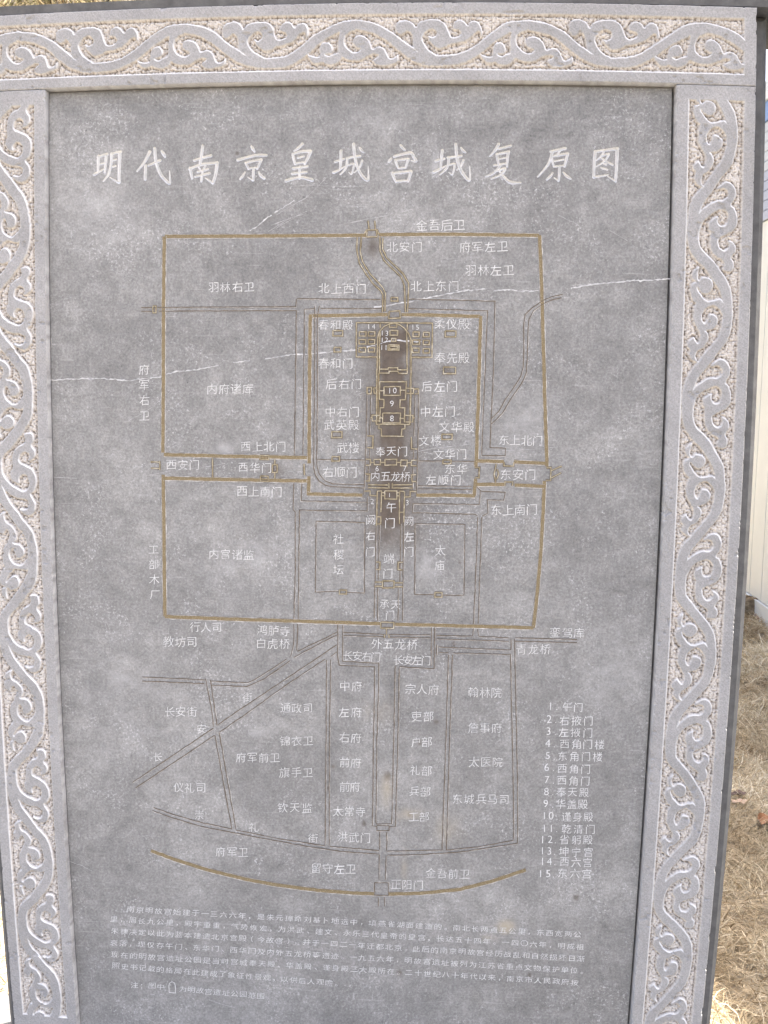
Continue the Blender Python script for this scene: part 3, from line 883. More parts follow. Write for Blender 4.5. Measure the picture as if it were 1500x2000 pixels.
for cx, cy, hw_, hh_ in [(708.4, 652, 6.7, 4.4), (726, 652, 6.3, 4.4), (708, 667.3, 6.7, 4.4), (725.6, 667.3, 6.5, 4.4), (707.7, 683.3, 6.7, 4.4), (725.6, 683.3, 6.3, 4.2),
                         (812.7, 652.7, 6, 4.5), (832.7, 653.3, 6, 4.4), (812.7, 668, 7, 4.5), (832.7, 668.7, 6, 4.3), (812, 684, 6.6, 4.4), (832.7, 685, 6.3, 4.3),
                         (768, 635.3, 7.3, 4), (769.3, 650, 7.6, 4.8), (769, 663.7, 4.3, 3), (768.7, 678.7, 10.7, 5), (660, 650.7, 9.6, 5.4), (659.3, 682.7, 6.7, 4.6),
                         (880, 652, 10.5, 6), (878, 723.3, 12, 6.6), (658, 848.7, 10, 6), (873, 853, 10.2, 5.2), (656, 896, 7.4, 4.6), (873, 901.5, 8, 3.6),
                         (768.7, 678.7, 7.5, 2.6), (670, 1156, 7, 4), (856.5, 1161.5, 7, 4.6)]:
    RIVERS.append([(cx - hw_, cy - hh_), (cx + hw_, cy - hh_ + 0.4), (cx + hw_ - 0.3, cy + hh_), (cx - hw_, cy + hh_), (cx - hw_, cy - hh_)])
riv = Lines()
for p in RIVERS:
    box_ = len(p) == 5 and p[0] == p[-1]
    q_ = densify(p, 7, 0.22)
    L_ = Lines() if box_ else riv
    L_.strip(q_, 1.9, 0, 0.0010, 0.0002)
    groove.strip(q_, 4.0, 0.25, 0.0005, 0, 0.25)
    if box_: L_.build('hall_outline', M_OLIVE)
riv.build('palace_line', M_OLIVE)

STREETS = [
    [(308, 600.5), (577, 599), (578, 599), (579, 584)], [(310, 607.5), (578, 606.5), (579, 606.7), (576.7, 770), (575.5, 888)], [(276, 601), (298, 600.5)], [(276, 608), (298, 608)],
    [(580, 583.5), (744, 585)], [(798, 584), (967, 588), (963, 750), (961, 780), (957, 874), (987, 875), (987, 890), (941, 889.6), (943, 820), (945, 780), (946, 750), (952, 607), (798, 603)],
    [(627, 602.5), (745, 603)], [(614, 603), (595, 604), (593, 770), (592, 888)], [(614.5, 598), (615.3, 617), (614, 800), (613, 913), (616, 928), (624, 940), (634.7, 947), (646.7, 950.3), (710.7, 952.5)],
    [(624, 597), (620, 617), (620, 800), (618.7, 906.7), (622.7, 924), (634.7, 938.7), (650.7, 945), (710.7, 946)],
    [(574, 944), (573, 995.7), (576.7, 1000), (577, 1110), (574, 1208)], [(574, 1219), (574, 1256), (568, 1282)], [(717.5, 998), (585, 996), (582.5, 1208)], [(582, 1219), (580, 1270)],
    [(589.5, 944), (588, 978), (717.5, 981), (718, 970)], [(717.5, 981), (717.5, 998)],
    [(664, 1154), (616, 1156), (617.5, 1018), (712.5, 1020), (711.7, 1158), (677, 1156.5)], [(850, 1161), (810, 1161), (811, 1023), (908, 1024), (906, 1162), (864, 1162)],
    [(618, 897), (648, 898)], [(665, 898), (715, 898.5)], [(717, 769), (717, 780), (714.7, 873), (711, 966.7)], [(725, 769), (724.7, 780), (722, 849)], [(721.3, 875), (722, 897)], [(720, 909), (719, 944)],
    [(818, 760), (816.4, 860), (813.7, 964.5)], [(811, 769), (808.8, 852)], [(807.7, 876), (807.5, 898)], [(806.8, 910), (806, 956)],
    [(816, 949), (921, 950)], [(816, 955), (921, 956)], [(816, 900), (864, 900.6)], [(881, 900.8), (926, 901)],
    [(735, 1027), (731, 1207)], [(741.7, 1023), (739, 1132)], [(738, 1148), (737.5, 1212)], [(783, 1023), (781, 1137)], [(778, 1148), (777.5, 1212)], [(789, 1020), (786, 1212)],
    [(931, 951), (940, 959), (987, 961), (984, 977), (952, 976), (953, 1002), (942, 1008)], [(938, 959), (936, 985), (807, 983.6), (806, 1001), (928, 1004), (933, 1008)], [(933, 1010), (931, 1080), (925, 1218)], [(941, 1010), (934, 1218)], [(925, 1227), (923, 1242)], [(933, 1228), (935, 1242)],
    [(1099, 575), (1080, 579), (1062, 586), (1037.6, 602.6), (1026, 614), (1023, 632), (1023, 673), (1022, 717), (1017, 735), (1008, 750), (987, 780), (974, 804), (960, 817)],
    [(1097, 581.7), (1080, 585), (1062, 592.7), (1042, 607), (1033, 624), (1031, 650), (1030, 684), (1028, 728), (1018, 750), (997, 780), (982, 806), (960, 828)],
    [(660, 1220), (660, 1252), (659, 1280), (663, 1299), (732, 1302), (731.5, 1340), (731, 1380), (729.5, 1450), (727.7, 1613)], [(670, 1220), (669, 1291), (740, 1295), (739, 1360), (736, 1450), (734.5, 1608)],
    [(843, 1225), (842, 1300)], [(849, 1225), (848, 1306), (780, 1302)], [(772, 1300), (769, 1450), (765, 1609)], [(780, 1303), (777, 1450), (772.5, 1614)],
    [(728, 1613), (736, 1614)], [(735, 1609), (765, 1609)], [(760, 1614.6), (772.5, 1615)], [(736, 1612), (760, 1612), (760, 1622), (736, 1622), (736, 1612)],
    [(742, 1624), (741.6, 1659)], [(755.5, 1625), (755, 1661)], [(741, 1669), (740.5, 1717)], [(754.4, 1671), (753, 1718)], [(731, 1723.5), (758.7, 1724), (758.5, 1748.7), (731, 1748), (731, 1723.5)], [(739, 1752), (739, 1770)], [(751.6, 1752), (751, 1770)],
    [(638, 1289), (637, 1450), (635, 1650)], [(646, 1288), (643.5, 1450), (643, 1651)],
    [(671, 1235), (750, 1239)], [(671, 1241), (749, 1243.6)], [(760, 1239), (840, 1240)], [(760, 1244), (840, 1246)],
    [(659, 1234), (636, 1246), (581, 1272)], [(659, 1240), (636, 1251), (574, 1284)], [(658, 1259), (560, 1325), (468, 1386), (426, 1415)], [(417, 1422), (259, 1528)], [(658, 1273), (646, 1282)], [(635, 1287), (560, 1337), (474, 1399), (428, 1430)], [(419, 1436), (265, 1538.7)],
    [(278, 1322), (399, 1327.7)], [(411, 1330), (483, 1333.5), (497, 1327.6), (560, 1287)], [(278, 1330), (399, 1334.6)], [(413, 1338), (483, 1340.5), (499, 1333.5), (516, 1326), (567, 1290)],
    [(401.7, 1325), (415.7, 1397.6), (417, 1419)], [(411, 1327.6), (421.5, 1397.6), (424, 1417)], [(420, 1436), (453, 1618)], [(428.5, 1431), (461, 1619)],
    [(300, 1577), (343, 1592), (390, 1605), (453, 1619)], [(461, 1621), (540, 1637), (634, 1651.6)], [(644.5, 1652.7), (740.5, 1661)], [(298, 1583), (343, 1599), (390, 1613), (455, 1626), (600, 1653), (668, 1663), (740.5, 1668)],
    [(756.5, 1662), (863, 1660)], [(871, 1660), (934, 1654), (1003, 1641)], [(756.5, 1670), (820, 1669), (896, 1664), (959, 1655), (1011, 1646.5)],
    [(876, 1278.5), (869, 1510), (865.6, 1592), (863.6, 1660)], [(883.7, 1278.5), (876, 1510), (872, 1660)], [(997, 1278.5), (1002, 1510), (1003.7, 1639)], [(1005, 1247.6), (1010.7, 1510), (1011, 1646)],
    [(853, 1241), (921, 1242)], [(935, 1242.7), (993.6, 1245.5)], [(853, 1247.6), (993.6, 1252.3)], [(857, 1263.6), (998, 1269)], [(857, 1274), (876, 1275)], [(885, 1275), (998, 1278)], [(1006, 1245.5), (1127, 1248.7)], [(1006, 1252), (1127, 1255)],
    [(849.6, 1228), (849.6, 1246.5)], [(853, 1259), (853, 1280)], [(998, 1247), (998, 1269)],
]
stl = Lines()
for p in STREETS:
    p = densify(p, 9, 0.22)
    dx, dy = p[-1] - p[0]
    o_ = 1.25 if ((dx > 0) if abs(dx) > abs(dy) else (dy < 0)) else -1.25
    stl.strip(p, 1.9, 0, 0.0006, 0, 0.25)
    edge.strip(p, 1.0, o_, 0.0004, 0, 0.6)  # pale strip painted as the lit side of the cut
stl.build('street_line', M_BROWN)
groove.build('groove_border', M_GROOVE)
edge.build('lit_groove_edge', M_PALE)

# pale natural vein and scratches in the stone
VEINS = [[(98, 743), (140, 740), (200, 739), (255, 744), (262, 742), (316, 735)], [(325, 731), (345, 725), (375, 723), (400, 719), (427, 714)], [(455, 708), (488, 704)], [(518, 701), (550, 696), (577, 692), (597, 692), (660, 686), (672, 685), (695, 683), (738, 673), (752, 668), (770, 665), (779, 664.5), (787, 666), (800, 666), (823, 667)],
         [(730, 600), (760, 596), (785, 591), (800, 590), (815, 586), (865, 576), (900, 569), (952, 564)], [(965, 568), (990, 566), (1018, 569), (1052, 568)], [(1115, 563), (1160, 555), (1230, 549), (1308, 545)], [(488, 451), (505, 440), (520, 427), (530, 420)], [(536, 416), (556, 403), (575, 391)]]
SCR = [[(524, 452), (560, 430), (600, 412)], [(530, 440), (570, 425), (598, 417)], [(540, 446), (580, 422)], [(250, 823), (290, 800), (335, 764)], [(285, 930), (320, 922), (400, 912), (440, 905)], [(800, 885), (850, 875), (920, 868)], [(575, 364), (600, 362), (700, 365)], [(540, 420), (600, 385), (640, 345)], [(130, 1680), (160, 1690), (182, 1702)],
       [(408, 1952), (430, 1960), (462, 1969)], [(1190, 450), (1225, 470)], [(1090, 420), (1130, 440)], [(700, 770), (730, 760)], [(660, 440), (760, 420), (820, 405)], [(980, 880), (1040, 878), (1090, 873)], [(103, 932), (150, 934)]]
for p in VEINS:
    vl = Lines(); vl.strip(densify(p, 4, 0.6), 1.9, 0, 0.0003, 0, 0.75); vl.build('quartz_vein', M_VEIN)
for p in SCR:
    vl = Lines(); vl.strip(densify(p, 9, 0.3), 0.8, 0, 0.0003, 0, 0.5); vl.build('scratch', M_SCR)

# --- lettering -----------------------------------------------------------------
_gl = {}


def glyph(ch):
    """triangulated glyph centred in its em square, unit em"""
    if ch in _gl: return _gl[ch]
    wide = ord(ch) > 0x2e80

    def outline(off):
        c = bpy.data.curves.new('g', 'FONT'); c.body = ch; c.size = 1.0; c.resolution_u = 3; c.offset = off
        o = bpy.data.objects.new('g', c); S.collection.objects.link(o)
        bpy.context.view_layer.update()
        me = o.evaluated_get(bpy.context.evaluated_depsgraph_get()).to_mesh()
        v = np.array([p.co[:2] for p in me.vertices]).reshape(-1, 2)
        f = [tuple(p.vertices) for p in me.polygons]
        ar = sum(p.area for p in me.polygons)
        bpy.data.objects.remove(o); bpy.data.curves.remove(c)
        return v, f, ar
    v, f, a0 = outline(0.0)
    if len(v):
        lo, hi = v.min(0), v.max(0)
        for off in (() if ch in '左' else (-0.009, -0.005)):      # thin, engraver's strokes; keep the plain outline where thinning breaks it
            v2, f2, a2 = outline(off)
            if len(v2) and (v2.min(0) > lo - 0.004).all() and (v2.max(0) < hi + 0.004).all() and 0.5 * a0 < a2 < a0 * 1.0:
                v, f = v2, f2
                break
    if len(v):
        if wide:
            v = v - [0.5, 0.37] if False else v
            cx, cy = (v.max(0) + v.min(0)) / 2
            v = v - [cx, cy] if ch not in '，。、' else v - [v[:, 0].min() + 0.30, 0.0] - [0, 0.37]
        else:
            v = v - (v.max(0) + v.min(0)) / 2
    _gl[ch] = (v, f)
    return _gl[ch]


def chars(text, p0, p1, em, sx=1.0, sy=1.0, slant=0.05, lift=0.0006, bold=0.0):
    """(verts, faces) of a run of characters whose first and last centres are given in photo px"""
    V, Fc = [], []
    n = len(text); p0, p1 = np.array(p0, float), np.array(p1, float)
    d = (p1 - p0) / max(np.hypot(*(p1 - p0)), 1e-6)
    hor = abs(d[0]) > abs(d[1]) and n > 1
    tilt = math.atan2(d[1], d[0]) if hor else 0.01
    for i, ch in enumerate(text):
        if ch == ' ': continue
        v, f = glyph(ch)
        if not len(v): continue
        c = p0 + (p1 - p0) * (i / max(n - 1, 1)) + rng.normal(0, 0.25, 2)
        s = em * rng.uniform(0.96, 1.04)
        u = (v + rng.normal(0, 0.006, v.shape)) * [s * sx, s * sy]
        # brush-hand character: strokes rise to the right, right foot swells a touch
        x, y = u[:, 0], u[:, 1] + slant * u[:, 0]
        y = y + 0.25 * slant * np.abs(x) * np.sign(-y)
        a = tilt + rng.normal(0, 0.012)
        px = c[0] + x * math.cos(a) + y * math.sin(a)
        py = c[1] + x * math.sin(a) - y * math.cos(a)
        w_ = wpx(np.stack([px, py], 1), D); w_[:, 1] -= lift
        n0 = sum(len(k) for k in V)
        V.append(w_); Fc += [tuple(k + n0 for k in q) for q in f]
    return np.concatenate(V), Fc


LABELS = [
    ('羽林右卫', 417, 561, 487, 560.5, 22), ('府军右卫', 281.5, 722, 282, 812.5, 22), ('内府诸库', 414, 759.5, 484.5, 759.5, 22.5), ('北安门', 766, 482, 814.5, 482.7, 22),
    ('金吾后卫', 824, 440, 897, 439.5, 24.5), ('府军左卫', 908, 482.7, 981.5, 481.6, 23), ('羽林左卫', 919, 528, 993.6, 527.8, 23), ('北上东门', 813, 558.6, 886, 558.6, 23), ('北上西门', 633, 563, 705, 564, 22.5),
    ('春和殿', 631.7, 634, 679, 635, 22.5), ('柔仪殿', 858.7, 632, 906, 632.7, 23.5), ('奉先殿', 859, 699, 906, 699, 23.5), ('春和门', 632, 710, 678.7, 710, 22.5), ('后右门', 647, 750, 696, 750, 22.5),
    ('后左门', 834, 755, 882.7, 755, 23), ('中右门', 645, 804.5, 691, 804.7, 22.5), ('武英殿', 642.7, 830, 690.7, 830, 22.5), ('武楼', 668.7, 874.7, 690.7, 874.7, 22.5), ('右顺门', 640.7, 922, 687, 922.7, 22.5),
    ('奉天门', 743, 882, 786, 882, 21.5), ('内五龙桥', 733, 930.4, 792, 931, 21.5), ('午门', 764, 991, 761.7, 1021.7, 22.5), ('阙右门', 724, 1015, 723, 1077.5, 21), ('阙左门', 799, 1017.5, 798.7, 1077.5, 21),
    ('端门', 759, 1091, 758, 1120, 22), ('社稷坛', 661, 1052.5, 661, 1113, 22.5), ('中左门', 831, 804, 879, 804, 22.5), ('文华殿', 868, 833, 916, 834, 22.5), ('文楼', 828, 861, 852, 860, 22), ('文华门', 856, 887, 902, 887, 22),
    ('东华', 879, 915, 903, 916, 21.5), ('左顺门', 842, 937, 890, 938, 22), ('东上北门', 984, 859, 1050, 861, 22.5), ('东安门', 988, 926, 1036, 927, 23), ('东上南门', 969, 996, 1039, 995, 23), ('太庙', 860, 1075, 859, 1104, 22),
    ('西上北门', 480, 872, 548.6, 872, 22), ('西安门', 335, 908, 379.5, 908, 22), ('西华门', 475, 913, 520.6, 914, 22), ('西上南门', 473, 959.5, 540.5, 960.7, 22.5), ('内宫诸监', 418, 1082, 485.7, 1083, 22), ('工部木厂', 300, 1072.6, 302.5, 1161, 21),
    ('行人司', 380.7, 1225, 424, 1225, 22), ('教坊司', 329, 1253, 375, 1254, 22), ('鸿胪寺', 512.5, 1229.7, 557, 1232, 22), ('白虎桥', 510, 1256.5, 555.6, 1257.7, 22), ('街', 483, 1361.5, 483, 1361.5, 20), ('长安街', 331.7, 1389.5, 375, 1389.5, 21.5),
    ('通政司', 558, 1382.5, 601, 1383, 21), ('锦衣卫', 556.8, 1446.5, 602, 1447, 22), ('外五龙桥', 736, 1257, 805, 1259, 22.5), ('长安右门', 680, 1280, 734, 1283, 20.5), ('长安左门', 778, 1289, 832, 1290, 20.5), ('中府', 673, 1340, 697, 1340, 22),
    ('左府', 672, 1391, 696, 1391, 22), ('右府', 673, 1440, 695, 1441, 22), ('宗人府', 801, 1345, 847, 1347, 22), ('吏部', 814, 1399, 837, 1399, 22), ('户部', 812, 1449, 834, 1449, 22), ('翰林院', 924, 1352, 970, 1353, 22), ('詹事府', 924, 1421.5, 970, 1421.5, 22),
    ('太医院', 926, 1487.6, 972, 1488.7, 22), ('銮驾库', 1084, 1235, 1131, 1236, 22), ('青龙桥', 1018, 1268, 1065, 1268, 22), ('安', 393.5, 1423, 393.5, 1423, 20), ('长', 308, 1478, 308, 1478, 20), ('府军前卫', 470.5, 1479, 537, 1480, 21.5), ('旗手卫', 555.6, 1508, 601, 1508.7, 22),
    ('仪礼司', 349, 1537.5, 392, 1538.7, 21), ('钦天监', 552, 1577, 599.7, 1578, 21.5), ('崇', 389, 1591, 389, 1591, 20), ('礼', 496, 1615.7, 496, 1615.7, 20), ('街', 611.5, 1637.7, 611.5, 1637.7, 20), ('府军卫', 431, 1663.5, 475, 1664.6, 21), ('前府', 673, 1488.4, 694.7, 1489.5, 21.5),
    ('前府', 673, 1536, 693.6, 1536, 21.5), ('太常寺', 660.5, 1584, 704, 1585, 21.5), ('洪武门', 669, 1634.5, 714, 1636.7, 21.5), ('礼部', 811, 1504, 833, 1505.5, 21.5), ('兵部', 809, 1545, 831, 1546, 21.5), ('工部', 808, 1595, 829, 1595, 21.5),
    ('留守左卫', 618, 1695, 685, 1697.5, 22), ('正阳门', 773.6, 1727, 817, 1728.4, 21.5), ('金吾前卫', 841.5, 1704.8, 907, 1707, 21.5), ('东城兵马司', 893.5, 1560, 984.7, 1561.6, 21.5),
]
for t, xa, ya, xb, yb, em in LABELS:
    v, f = chars(t, (xa, ya), (xb, yb), em)
    mesh('place_name', v, f, M_TEXT, panel, ST)
V, Fc = [], []


def addrun(*a, **k):
    v, f = chars(*a, **k)
    n0 = sum(len(q) for q in V); V.append(v); Fc.extend(tuple(i + n0 for i in q) for q in f)


addrun('承天', (751, 1180), (773, 1181), 20.5); addrun('门', (762, 1201), (762, 1201), 20.5)
mesh('place_name', np.concatenate(V), Fc, M_TEXT, panel, ST)
for t, x, y, em in [('14', 725, 638, 14), ('15', 811, 639, 14), ('13', 751, 650.7, 14), ('12', 750.7, 664, 13), ('11', 750, 679, 14), ('10', 766, 763, 16), ('9', 765, 788, 16), ('8', 765.6, 816.8, 16.5),
                    ('6', 737, 915, 15), ('7', 790.5, 915, 15), ('1', 761, 966.7, 12), ('2', 727, 979.5, 15), ('3', 795.6, 981.6, 15)]:
    n = len(t); V, Fc = [], []
    addrun(t, (x - (n - 1) * em * 0.32, y), (x + (n - 1) * em * 0.32, y), em, slant=0.0, lift=0.0010)
    mesh('map_number', np.concatenate(V), Fc, M_TEXT, panel, ST)

LEG = [('1', 1074.7, 1379, '午门', 1107.7, 1380, 1130), ('2', 1072.5, 1404, '右掖门', 1102, 1406.5, 1149), ('3', 1071.5, 1428, '左掖门', 1101, 1430, 1148), ('4', 1069.5, 1451.4, '西角门楼', 1102.5, 1452.7, 1171),
       ('5', 1069.5, 1475.5, '东角门楼', 1098.7, 1476.7, 1167), ('6', 1068, 1498, '西角门', 1097.4, 1500.8, 1144), ('7', 1068, 1522.3, '西角门', 1097.4, 1524, 1143), ('8', 1067, 1545, '奉天殿', 1096, 1546.4, 1140.5), ('9', 1065.8, 1569, '华盖殿', 1095, 1569.5, 1138),
       ('10', 1069.5, 1593, '谨身殿', 1106, 1594.5, 1149), ('11', 1069.5, 1617, '乾清门', 1106, 1618.6, 1153), ('12', 1067, 1639, '省躬殿', 1102.5, 1639.5, 1148), ('13', 1065.8, 1661.7, '坤宁宫', 1101, 1663, 1149), ('14', 1065.8, 1682, '西六宫', 1102.5, 1683, 1147),
       ('15', 1063, 1706, '东六宫', 1098.7, 1704.8, 1145.6)]
for num, nx_, ny_, t, x, y, xe in LEG:
    V, Fc = [], []
    if len(num) == 1: addrun(num, (nx_, ny_), (nx_, ny_), 21, slant=0)
    else: addrun(num, (nx_ - 7, ny_), (nx_ + 7, ny_), 21, slant=0)
    dx = 13 if len(num) == 1 else 18
    addrun('.', (nx_ + dx, ny_ + 7), (nx_ + dx, ny_ + 7), 18)
    addrun(t, (x, y), (xe, y + 1.2), 20.5)
    mesh('legend_line', np.concatenate(V), Fc, M_FADED, panel, ST)

PARA = [
    ('南京明故宫始建于一三六六年，是朱元璋命刘基卜地选中，填燕雀湖面建造的。南北长两点五公里，东西宽两公', 255, 1776, 1128, 1825),
    ('里，周长九公里，殿宇重重，气势恢宏，为洪武、建文、永乐三代皇帝的皇宫，长达五十四年。一四〇六年，明成祖', 222.4, 1795, 1133, 1849),
    ('朱棣决定以此为蓝本建造北京宫殿（今故宫），并于一四二一年迁都北京。此后的南京明故宫经历战乱和自然损坏日渐', 224.5, 1817.6, 1134.4, 1872),
    ('衰落，现仅存午门、东华门、西华门及内外五龙桥等遗迹。一九五六年，明故宫遗址被列为江苏省重点文物保护单位。', 223, 1841, 1139, 1896),
    ('现在的明故宫遗址公园是当时宫城奉天殿、华盖殿、谨身殿三大殿所在。二十世纪八十年代以来，南京市人民政府按', 224.5, 1864.5, 1122.4, 1918.4),
    ('照史书记载的格局在此建成了象征性景观，以供后人观瞻。', 227, 1886, 660, 1920.5),
]
for t, xa, ya, xb, yb in PARA:
    V, Fc = [], []
    addrun(t, (xa, ya), (xb, yb), 16.2, sx=1.0, sy=0.80, slant=0.02)
    mesh('description_line', np.concatenate(V), Fc, M_FADED, panel, ST)
V, Fc = [], []
addrun('注', (263, 1924), (263, 1924), 16, sy=0.8); addrun('：', (277, 1926), (277, 1926), 16, sy=0.8)
addrun('图中', (297, 1925), (314, 1926.5), 16, sy=0.8)
addrun('为明故宫遗址公园范围。', (357, 1931.7), (526, 1946.5), 16.2, sx=1.0, sy=0.80)
mesh('footnote', np.concatenate(V), Fc, M_FADED, panel, ST)
ar = Lines()
ar.strip([(330.5, 1938), (330, 1925), (331, 1920), (336, 1917), (341, 1919.5), (342.5, 1925), (343, 1939), (330.5, 1938)], 1.3, 0, 0.0006)
ar.build('arch_symbol', M_TEXT)

# ------------------------------------------------------------------ white cabin to the right
M_WHITE = mat_simple('white_painted_cladding', [(0.3, (0.50, 0.545, 0.57)), (0.7, (0.56, 0.60, 0.62))], 3.0, 0.45)
M_BLUE = mat_simple('blue_painted_cladding', [(0.3, (0.12, 0.22, 0.46)), (0.7, (0.15, 0.26, 0.50))], 3.0, 0.5)
M_LILAC = mat_simple('pale_blue_slat', [(0.3, (0.26, 0.31, 0.43)), (0.7, (0.31, 0.36, 0.47))], 3.0, 0.5)
M_SKYB = mat_simple('paler_blue_slat', [(0.3, (0.36, 0.41, 0.48)), (0.7, (0.41, 0.46, 0.52))], 3.0, 0.5)
WX, WY0, WY1, WH = 2.03, 0.6, 7.4, 3.41
cab = empty('white_cabin', (WX, 4.2, 0))
tag(cab, 'white clad cabin with vertical panels and blue slats under its eaves', 'cabin')
CO = np.array([WX, 4.2, 0])
w_ = MB()
yy = WY0
while yy < WY1 - 1e-6:
    y2 = min(yy + 0.24, WY1)
    w_.box((WX, yy + 0.004, 0.14), (WX + 0.03, y2 - 0.004, 2.54))
    yy = y2
w_.box((WX + 0.012, WY0, 0.0), (WX + 2.4, WY1, 2.54))
mesh('wall', w_.v, w_.f, M_WHITE, cab, CO)
k_ = MB(); k_.box((WX - 0.012, WY0, 0.0), (WX + 0.010, WY1, 0.13))
mesh('skirting', k_.v, k_.f, M_WHITE, cab, CO)
for i in range(10):
    s_ = MB(); zb = 2.545 + i * 0.0622
    s_.box((WX - 0.012, WY0, zb), (WX + 0.05, WY1, zb + 0.057))
    mesh('slat', s_.v, s_.f, M_LILAC if i < 5 else M_SKYB, cab, CO)
s_ = MB(); s_.box((WX + 0.02, WY0, 2.542), (WX + 2.4, WY1, 3.16)); mesh('upper_wall', s_.v, s_.f, M_WHITE, cab, CO)
s_ = MB(); s_.box((WX - 0.02, WY0, 3.168), (WX + 0.05, WY1, 3.29)); mesh('fascia', s_.v, s_.f, M_BLUE, cab, CO)
s_ = MB(); s_.box((WX - 0.03, WY0 - 0.05, 3.293), (WX + 2.5, WY1 + 0.05, WH)); mesh('roof', s_.v, s_.f, M_WHITE, cab, CO)

# ------------------------------------------------------------------ dry grass (uncountable), leaves, rubble


def grass_mat(name='dry_straw_grass', g=None):
    m, nt, b = nodes_of(name)
    c = attr(nt, 'tint')
    nt.links.new(ramp(nt, c, g or [(0.0, (0.20, 0.148, 0.085)), (0.35, (0.41, 0.335, 0.215)), (0.7, (0.58, 0.51, 0.37)), (1.0, (0.72, 0.67, 0.54))]), b.inputs['Base Color'])
    b.inputs['Roughness'].default_value = 0.7
    b.inputs['Specular IOR Level'].default_value = 0.25
    tr = N(nt, 'ShaderNodeBsdfTranslucent')
    nt.links.new(ramp(nt, c, [(0.0, (0.16, 0.105, 0.055)), (1.0, (0.56, 0.48, 0.32))]), tr.inputs[0])
    mx = N(nt, 'ShaderNodeMixShader'); mx.inputs[0].default_value = 0.3
    nt.links.new(b.outputs[0], mx.inputs[1]); nt.links.new(tr.outputs[0], mx.inputs[2])
    nt.links.new(mx.outputs[0], nt.nodes['Material Output'].inputs[0])
    return m


M_GRASS = grass_mat()


def blades(n, x0, x1, y0, y1, lmin, lmax, wid, curl=1.0, keep=None):
    x, y = rng.uniform(x0, x1, n), rng.uniform(y0, y1, n)
    m = vnoise(x * 5, y * 5, 81) * 0.6 + vnoise(x * 14, y * 14, 82) * 0.4
    ok = rng.uniform(0, 1, n) < 0.35 + 1.1 * m
    if keep is not None: ok &= keep(x, y)
    x, y = x[ok], y[ok]; n = len(x)
    clump = vnoise(x * 9, y * 9, 83)
    az = rng.uniform(0, 2 * math.pi, n) * 0.55 + clump * 9
    L = rng.uniform(lmin, lmax, n) * (0.6 + 0.8 * clump)
    el = rng.uniform(0.25, 1.35, n)
    K = 5
    P = np.zeros((n, K, 3)); P[:, 0] = np.stack([x, y, ground_h(x, y) - 0.004], 1)
    daz = rng.normal(0, 0.5, n) * curl; de = -rng.uniform(0.1, 0.75, n) * curl
    for k in range(1, K):
        d = np.stack([np.cos(el) * np.cos(az), np.cos(el) * np.sin(az), np.sin(el)], 1)
        P[:, k] = P[:, k - 1] + d * (L / (K - 1))[:, None]
        az = az + daz; el = el + de
    gz = ground_h(P[..., 0], P[..., 1])
    P[..., 2] = np.maximum(P[..., 2], gz + 0.003 + rng.uniform(0, 0.014, (n, 1)))
    side = rng.normal(0, 1, (n, 3)); side[:, 2] *= 0.4
    side /= np.linalg.norm(side, axis=1, keepdims=True)
    ww = wid * rng.uniform(0.6, 1.4, n)
    tap = np.array([1.0, 0.95, 0.8, 0.55, 0.12])
    a = P + side[:, None] * (ww[:, None] * tap)[..., None] / 2
    b = P - side[:, None] * (ww[:, None] * tap)[..., None] / 2
    v = np.stack([a, b], 2).reshape(-1, 3)
    base = (np.arange(n) * K * 2)[:, None]
    i = np.arange(K - 1) * 2
    f = np.stack([base + i, base + i + 1, base + i + 3, base + i + 2], -1).reshape(-1, 4)
    tint = np.clip(0.5 + 0.55 * (vnoise(x * 2.2, y * 2.2, 84) - 0.5) + 0.5 * (clump - 0.5) + rng.normal(0, 0.2, n), 0, 1)
    return v, f, np.repeat(tint, K * 2)


def build_grass(name, parts, label, mat=None):
    n0 = 0; V, Fc, T = [], [], []
    for v, f, t in parts:
        V.append(v); Fc.append(f + n0); T.append(t); n0 += len(v)
    o = mesh(name, np.concatenate(V), np.concatenate(Fc), mat or M_GRASS, None, (0, 0, 0), {'tint': np.concatenate(T)}, True)
    tag(o, label, 'grass', kind='stuff')


not_stele = lambda x, y: ~((x > -1.06) & (x < 0.77) & (y > D - 0.13) & (y < D + 0.31)) & (x < WX - 0.01)
build_grass('dry_grass', [
    blades(72000, 0.30, 2.03, 1.8, 4.2, 0.05, 0.12, 0.0026, 1.0, not_stele),
    blades(42000, 0.9, 2.03, 4.2, 7.8, 0.06, 0.14, 0.0036, 1.0, not_stele),
    blades(9000, -1.9, -0.5, 1.9, 3.6, 0.05, 0.12, 0.0036, 1.0, not_stele),
], 'short curled straw coloured dry grass covering the ground behind the stele')
build_grass('bank_grass', [blades(26000, -5.0, -1.2, 5.5, 9.2, 0.14, 0.34, 0.010, 0.6), blades(30000, -9.5, 0.9, 3.2, 9.6, 0.12, 0.30, 0.012, 0.7), blades(16000, -3.0, 4.5, 7.9, 13.0, 0.12, 0.28, 0.012, 0.8)], 'taller yellowing grass on the slope showing over the top left corner of the stele',
            grass_mat('yellowing_grass', [(0.0, (0.035, 0.032, 0.012)), (0.4, (0.10, 0.095, 0.03)), (0.75, (0.19, 0.165, 0.06)), (1.0, (0.30, 0.25, 0.13))]))


def world_on_ground(px, z=0.0):
    q = q0(np.array(px, float)); y = (z - EYE) / q[1]
    return np.array([q[0] * y, y, z])


